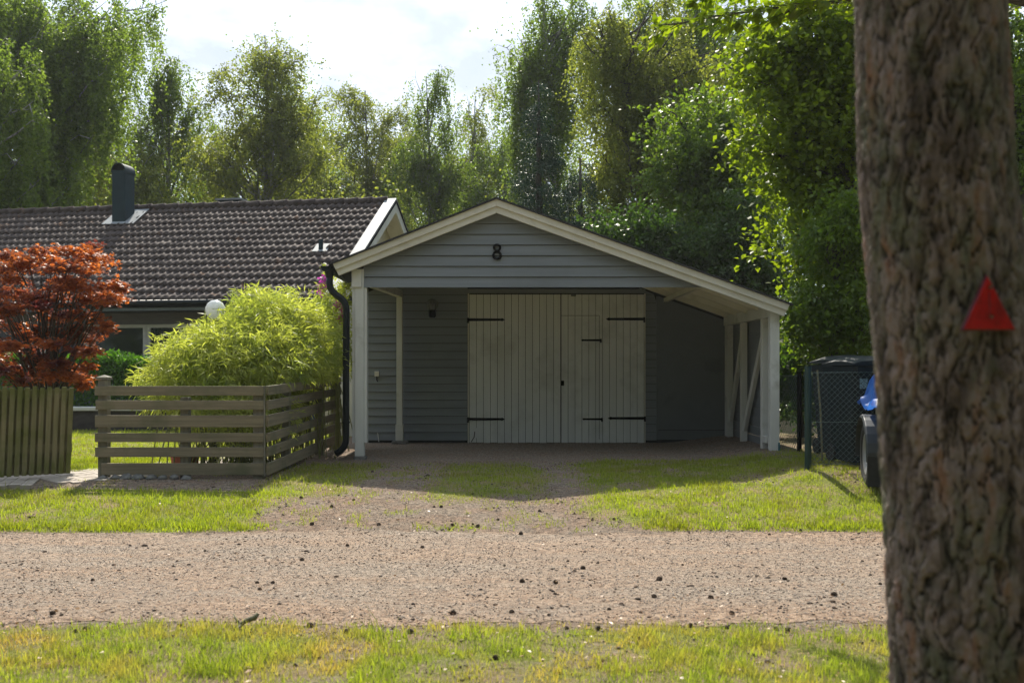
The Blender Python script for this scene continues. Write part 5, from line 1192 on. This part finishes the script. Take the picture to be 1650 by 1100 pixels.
# driftings of leaves and soil at the right by the bins
def cone_mesh():
    V, Fc = [], []
    n = 70
    for k in range(n):
        t = (k+.5)/n; a = k*2.39996; r_ = .017*math.sin(math.pi*(.12+.8*t))**.7; zc_ = -.026+.052*t; c, s = math.cos(a), math.sin(a)
        bp_ = Vector((r_*.45*c, r_*.45*s, zc_)); tp_ = Vector(((r_+.007)*c, (r_+.007)*s, zc_+.006)); sd = Vector((-s, c, 0))*.007; b0 = len(V)
        V += [bp_-sd, bp_+sd, tp_+sd*.7+Vector((0, 0, -.001)), tp_-sd*.7, tp_+Vector((0, 0, .004)), bp_+Vector((0, 0, .006))]
        Fc += [(b0, b0+1, b0+2, b0+3), (b0+3, b0+2, b0+4, b0+4), (b0+1, b0, b0+5, b0+5), (b0, b0+3, b0+4, b0+5), (b0+2, b0+1, b0+5, b0+4)]
    Fc = [tuple(dict.fromkeys(f)) for f in Fc]
    mb = MB(); mb.v = [tuple(v) for v in V]; mb.f = Fc
    mb.lathe([(.001, -.027), (.009, -.02), (.012, 0), (.009, .02), (.001, .028)], (0, 0, 0), 10)
    return mb
c0 = cone_mesh().build('pine_cone', MT['cone'])
spots = [(285, 905), (487, 903), (418, 951), (440, 940), (415, 940), (58, 985), (84, 990), (99, 992), (950, 769), (485, 803), (490, 798), (700, 817), (711, 817), (840, 861), (870, 824), (926, 828), (954, 838), (729, 847),
         (762, 845), (803, 838), (963, 908), (841, 938), (896, 940), (1062, 935), (1146, 964), (1054, 963), (1265, 934), (731, 990), (742, 1005), (824, 988), (885, 992), (1032, 988), (1180, 990), (981, 983), (545, 784), (570, 806), (535, 817),
         (503, 845), (610, 846), (724, 854), (770, 849), (989, 837), (915, 905), (940, 917), (560, 880), (680, 883), (1100, 911), (1343, 960), (1418, 942), (1390, 905), (1290, 855), (1060, 826), (210, 880), (150, 936), (330, 889), (600, 761), (1240, 862)]
vspots = [(260, 1043), (327, 1048), (338, 1035), (181, 1068), (913, 1013), (963, 1014), (1030, 1029), (1170, 1012), (1250, 1015), (560, 1020), (660, 1020), (122, 1018), (140, 1016), (1112, 1010), (445, 1022), (500, 1010), (1268, 1018), (800, 1062), (1350, 1030)]
first = True
for lst, lab, grp in ((spots, 'dark pine cone lying on the gravel of the lane or driveway', 'pine cones on the gravel'), (vspots, 'dark pine cone lying in the foreground verge grass', 'pine cones in the verge')):
    for px, r in lst:
        o = c0 if first else c0.copy()
        if not first: COL.objects.link(o)
        first = False
        p = gp(px, r); s = rng.uniform(.38, .78); o.location = (p.x, p.y, p.z+.012*s); o.rotation_euler = (R(90)+rng.normal()*.3, rng.normal()*.5, rng.uniform(0, 6.28)); o.scale = (s*1.0, s, s*rng.uniform(.7, 1)); tag(o, lab, 'pine cone', grp)
# branch piece on the verge
bs_ = gp(386, 1014); sc = bs_.y/F; q = lambda px, r, dy=0: Vector(((px-825)*sc, bs_.y+dy, bs_.z+(1014-r)*sc))
m = MB(); m.tube([q(380, 1012), q(386, 1006, .02), q(396, 1001, .03), q(407, 998, .05), q(411, 992, .06)], [.008, .011, .013, .014, .011], 9)
m.tube([q(386, 1007, .02), q(379, 1001, .03), q(371, 993, .06)], [.008, .006, .003], 7); m.tube([q(388, 1006, .02), q(380, 1016, -.04)], [.009, .004], 7); m.tube([q(372, 1013), q(380, 1012)], [.006, .008], 6)
tag(m.build('fallen_branch', MT['stick'], center=bs_, smooth=True), 'short forked mossy stick lying where verge meets lane', 'stick')
#%%END
def haze():  # added volume that imitates a lens flare veil over the far trees
    m = bpy.data.materials.new('haze_veil'); m.use_nodes = True; t = m.node_tree; t.nodes.clear()
    v = nd(t, 'ShaderNodeVolumePrincipled'); v.inputs['Color'].default_value = (.93, .96, 1, 1); v.inputs['Density'].default_value = .00045; v.inputs['Anisotropy'].default_value = .2
    t.links.new(v.outputs[0], nd(t, 'ShaderNodeOutputMaterial').inputs['Volume'])
    tag(MB().box(-262, 262, -62, 402, -1.3, 21).build('haze', m), 'thin haze volume added as a flare-like veil over the far trees', 'haze', kind='stuff')
haze()
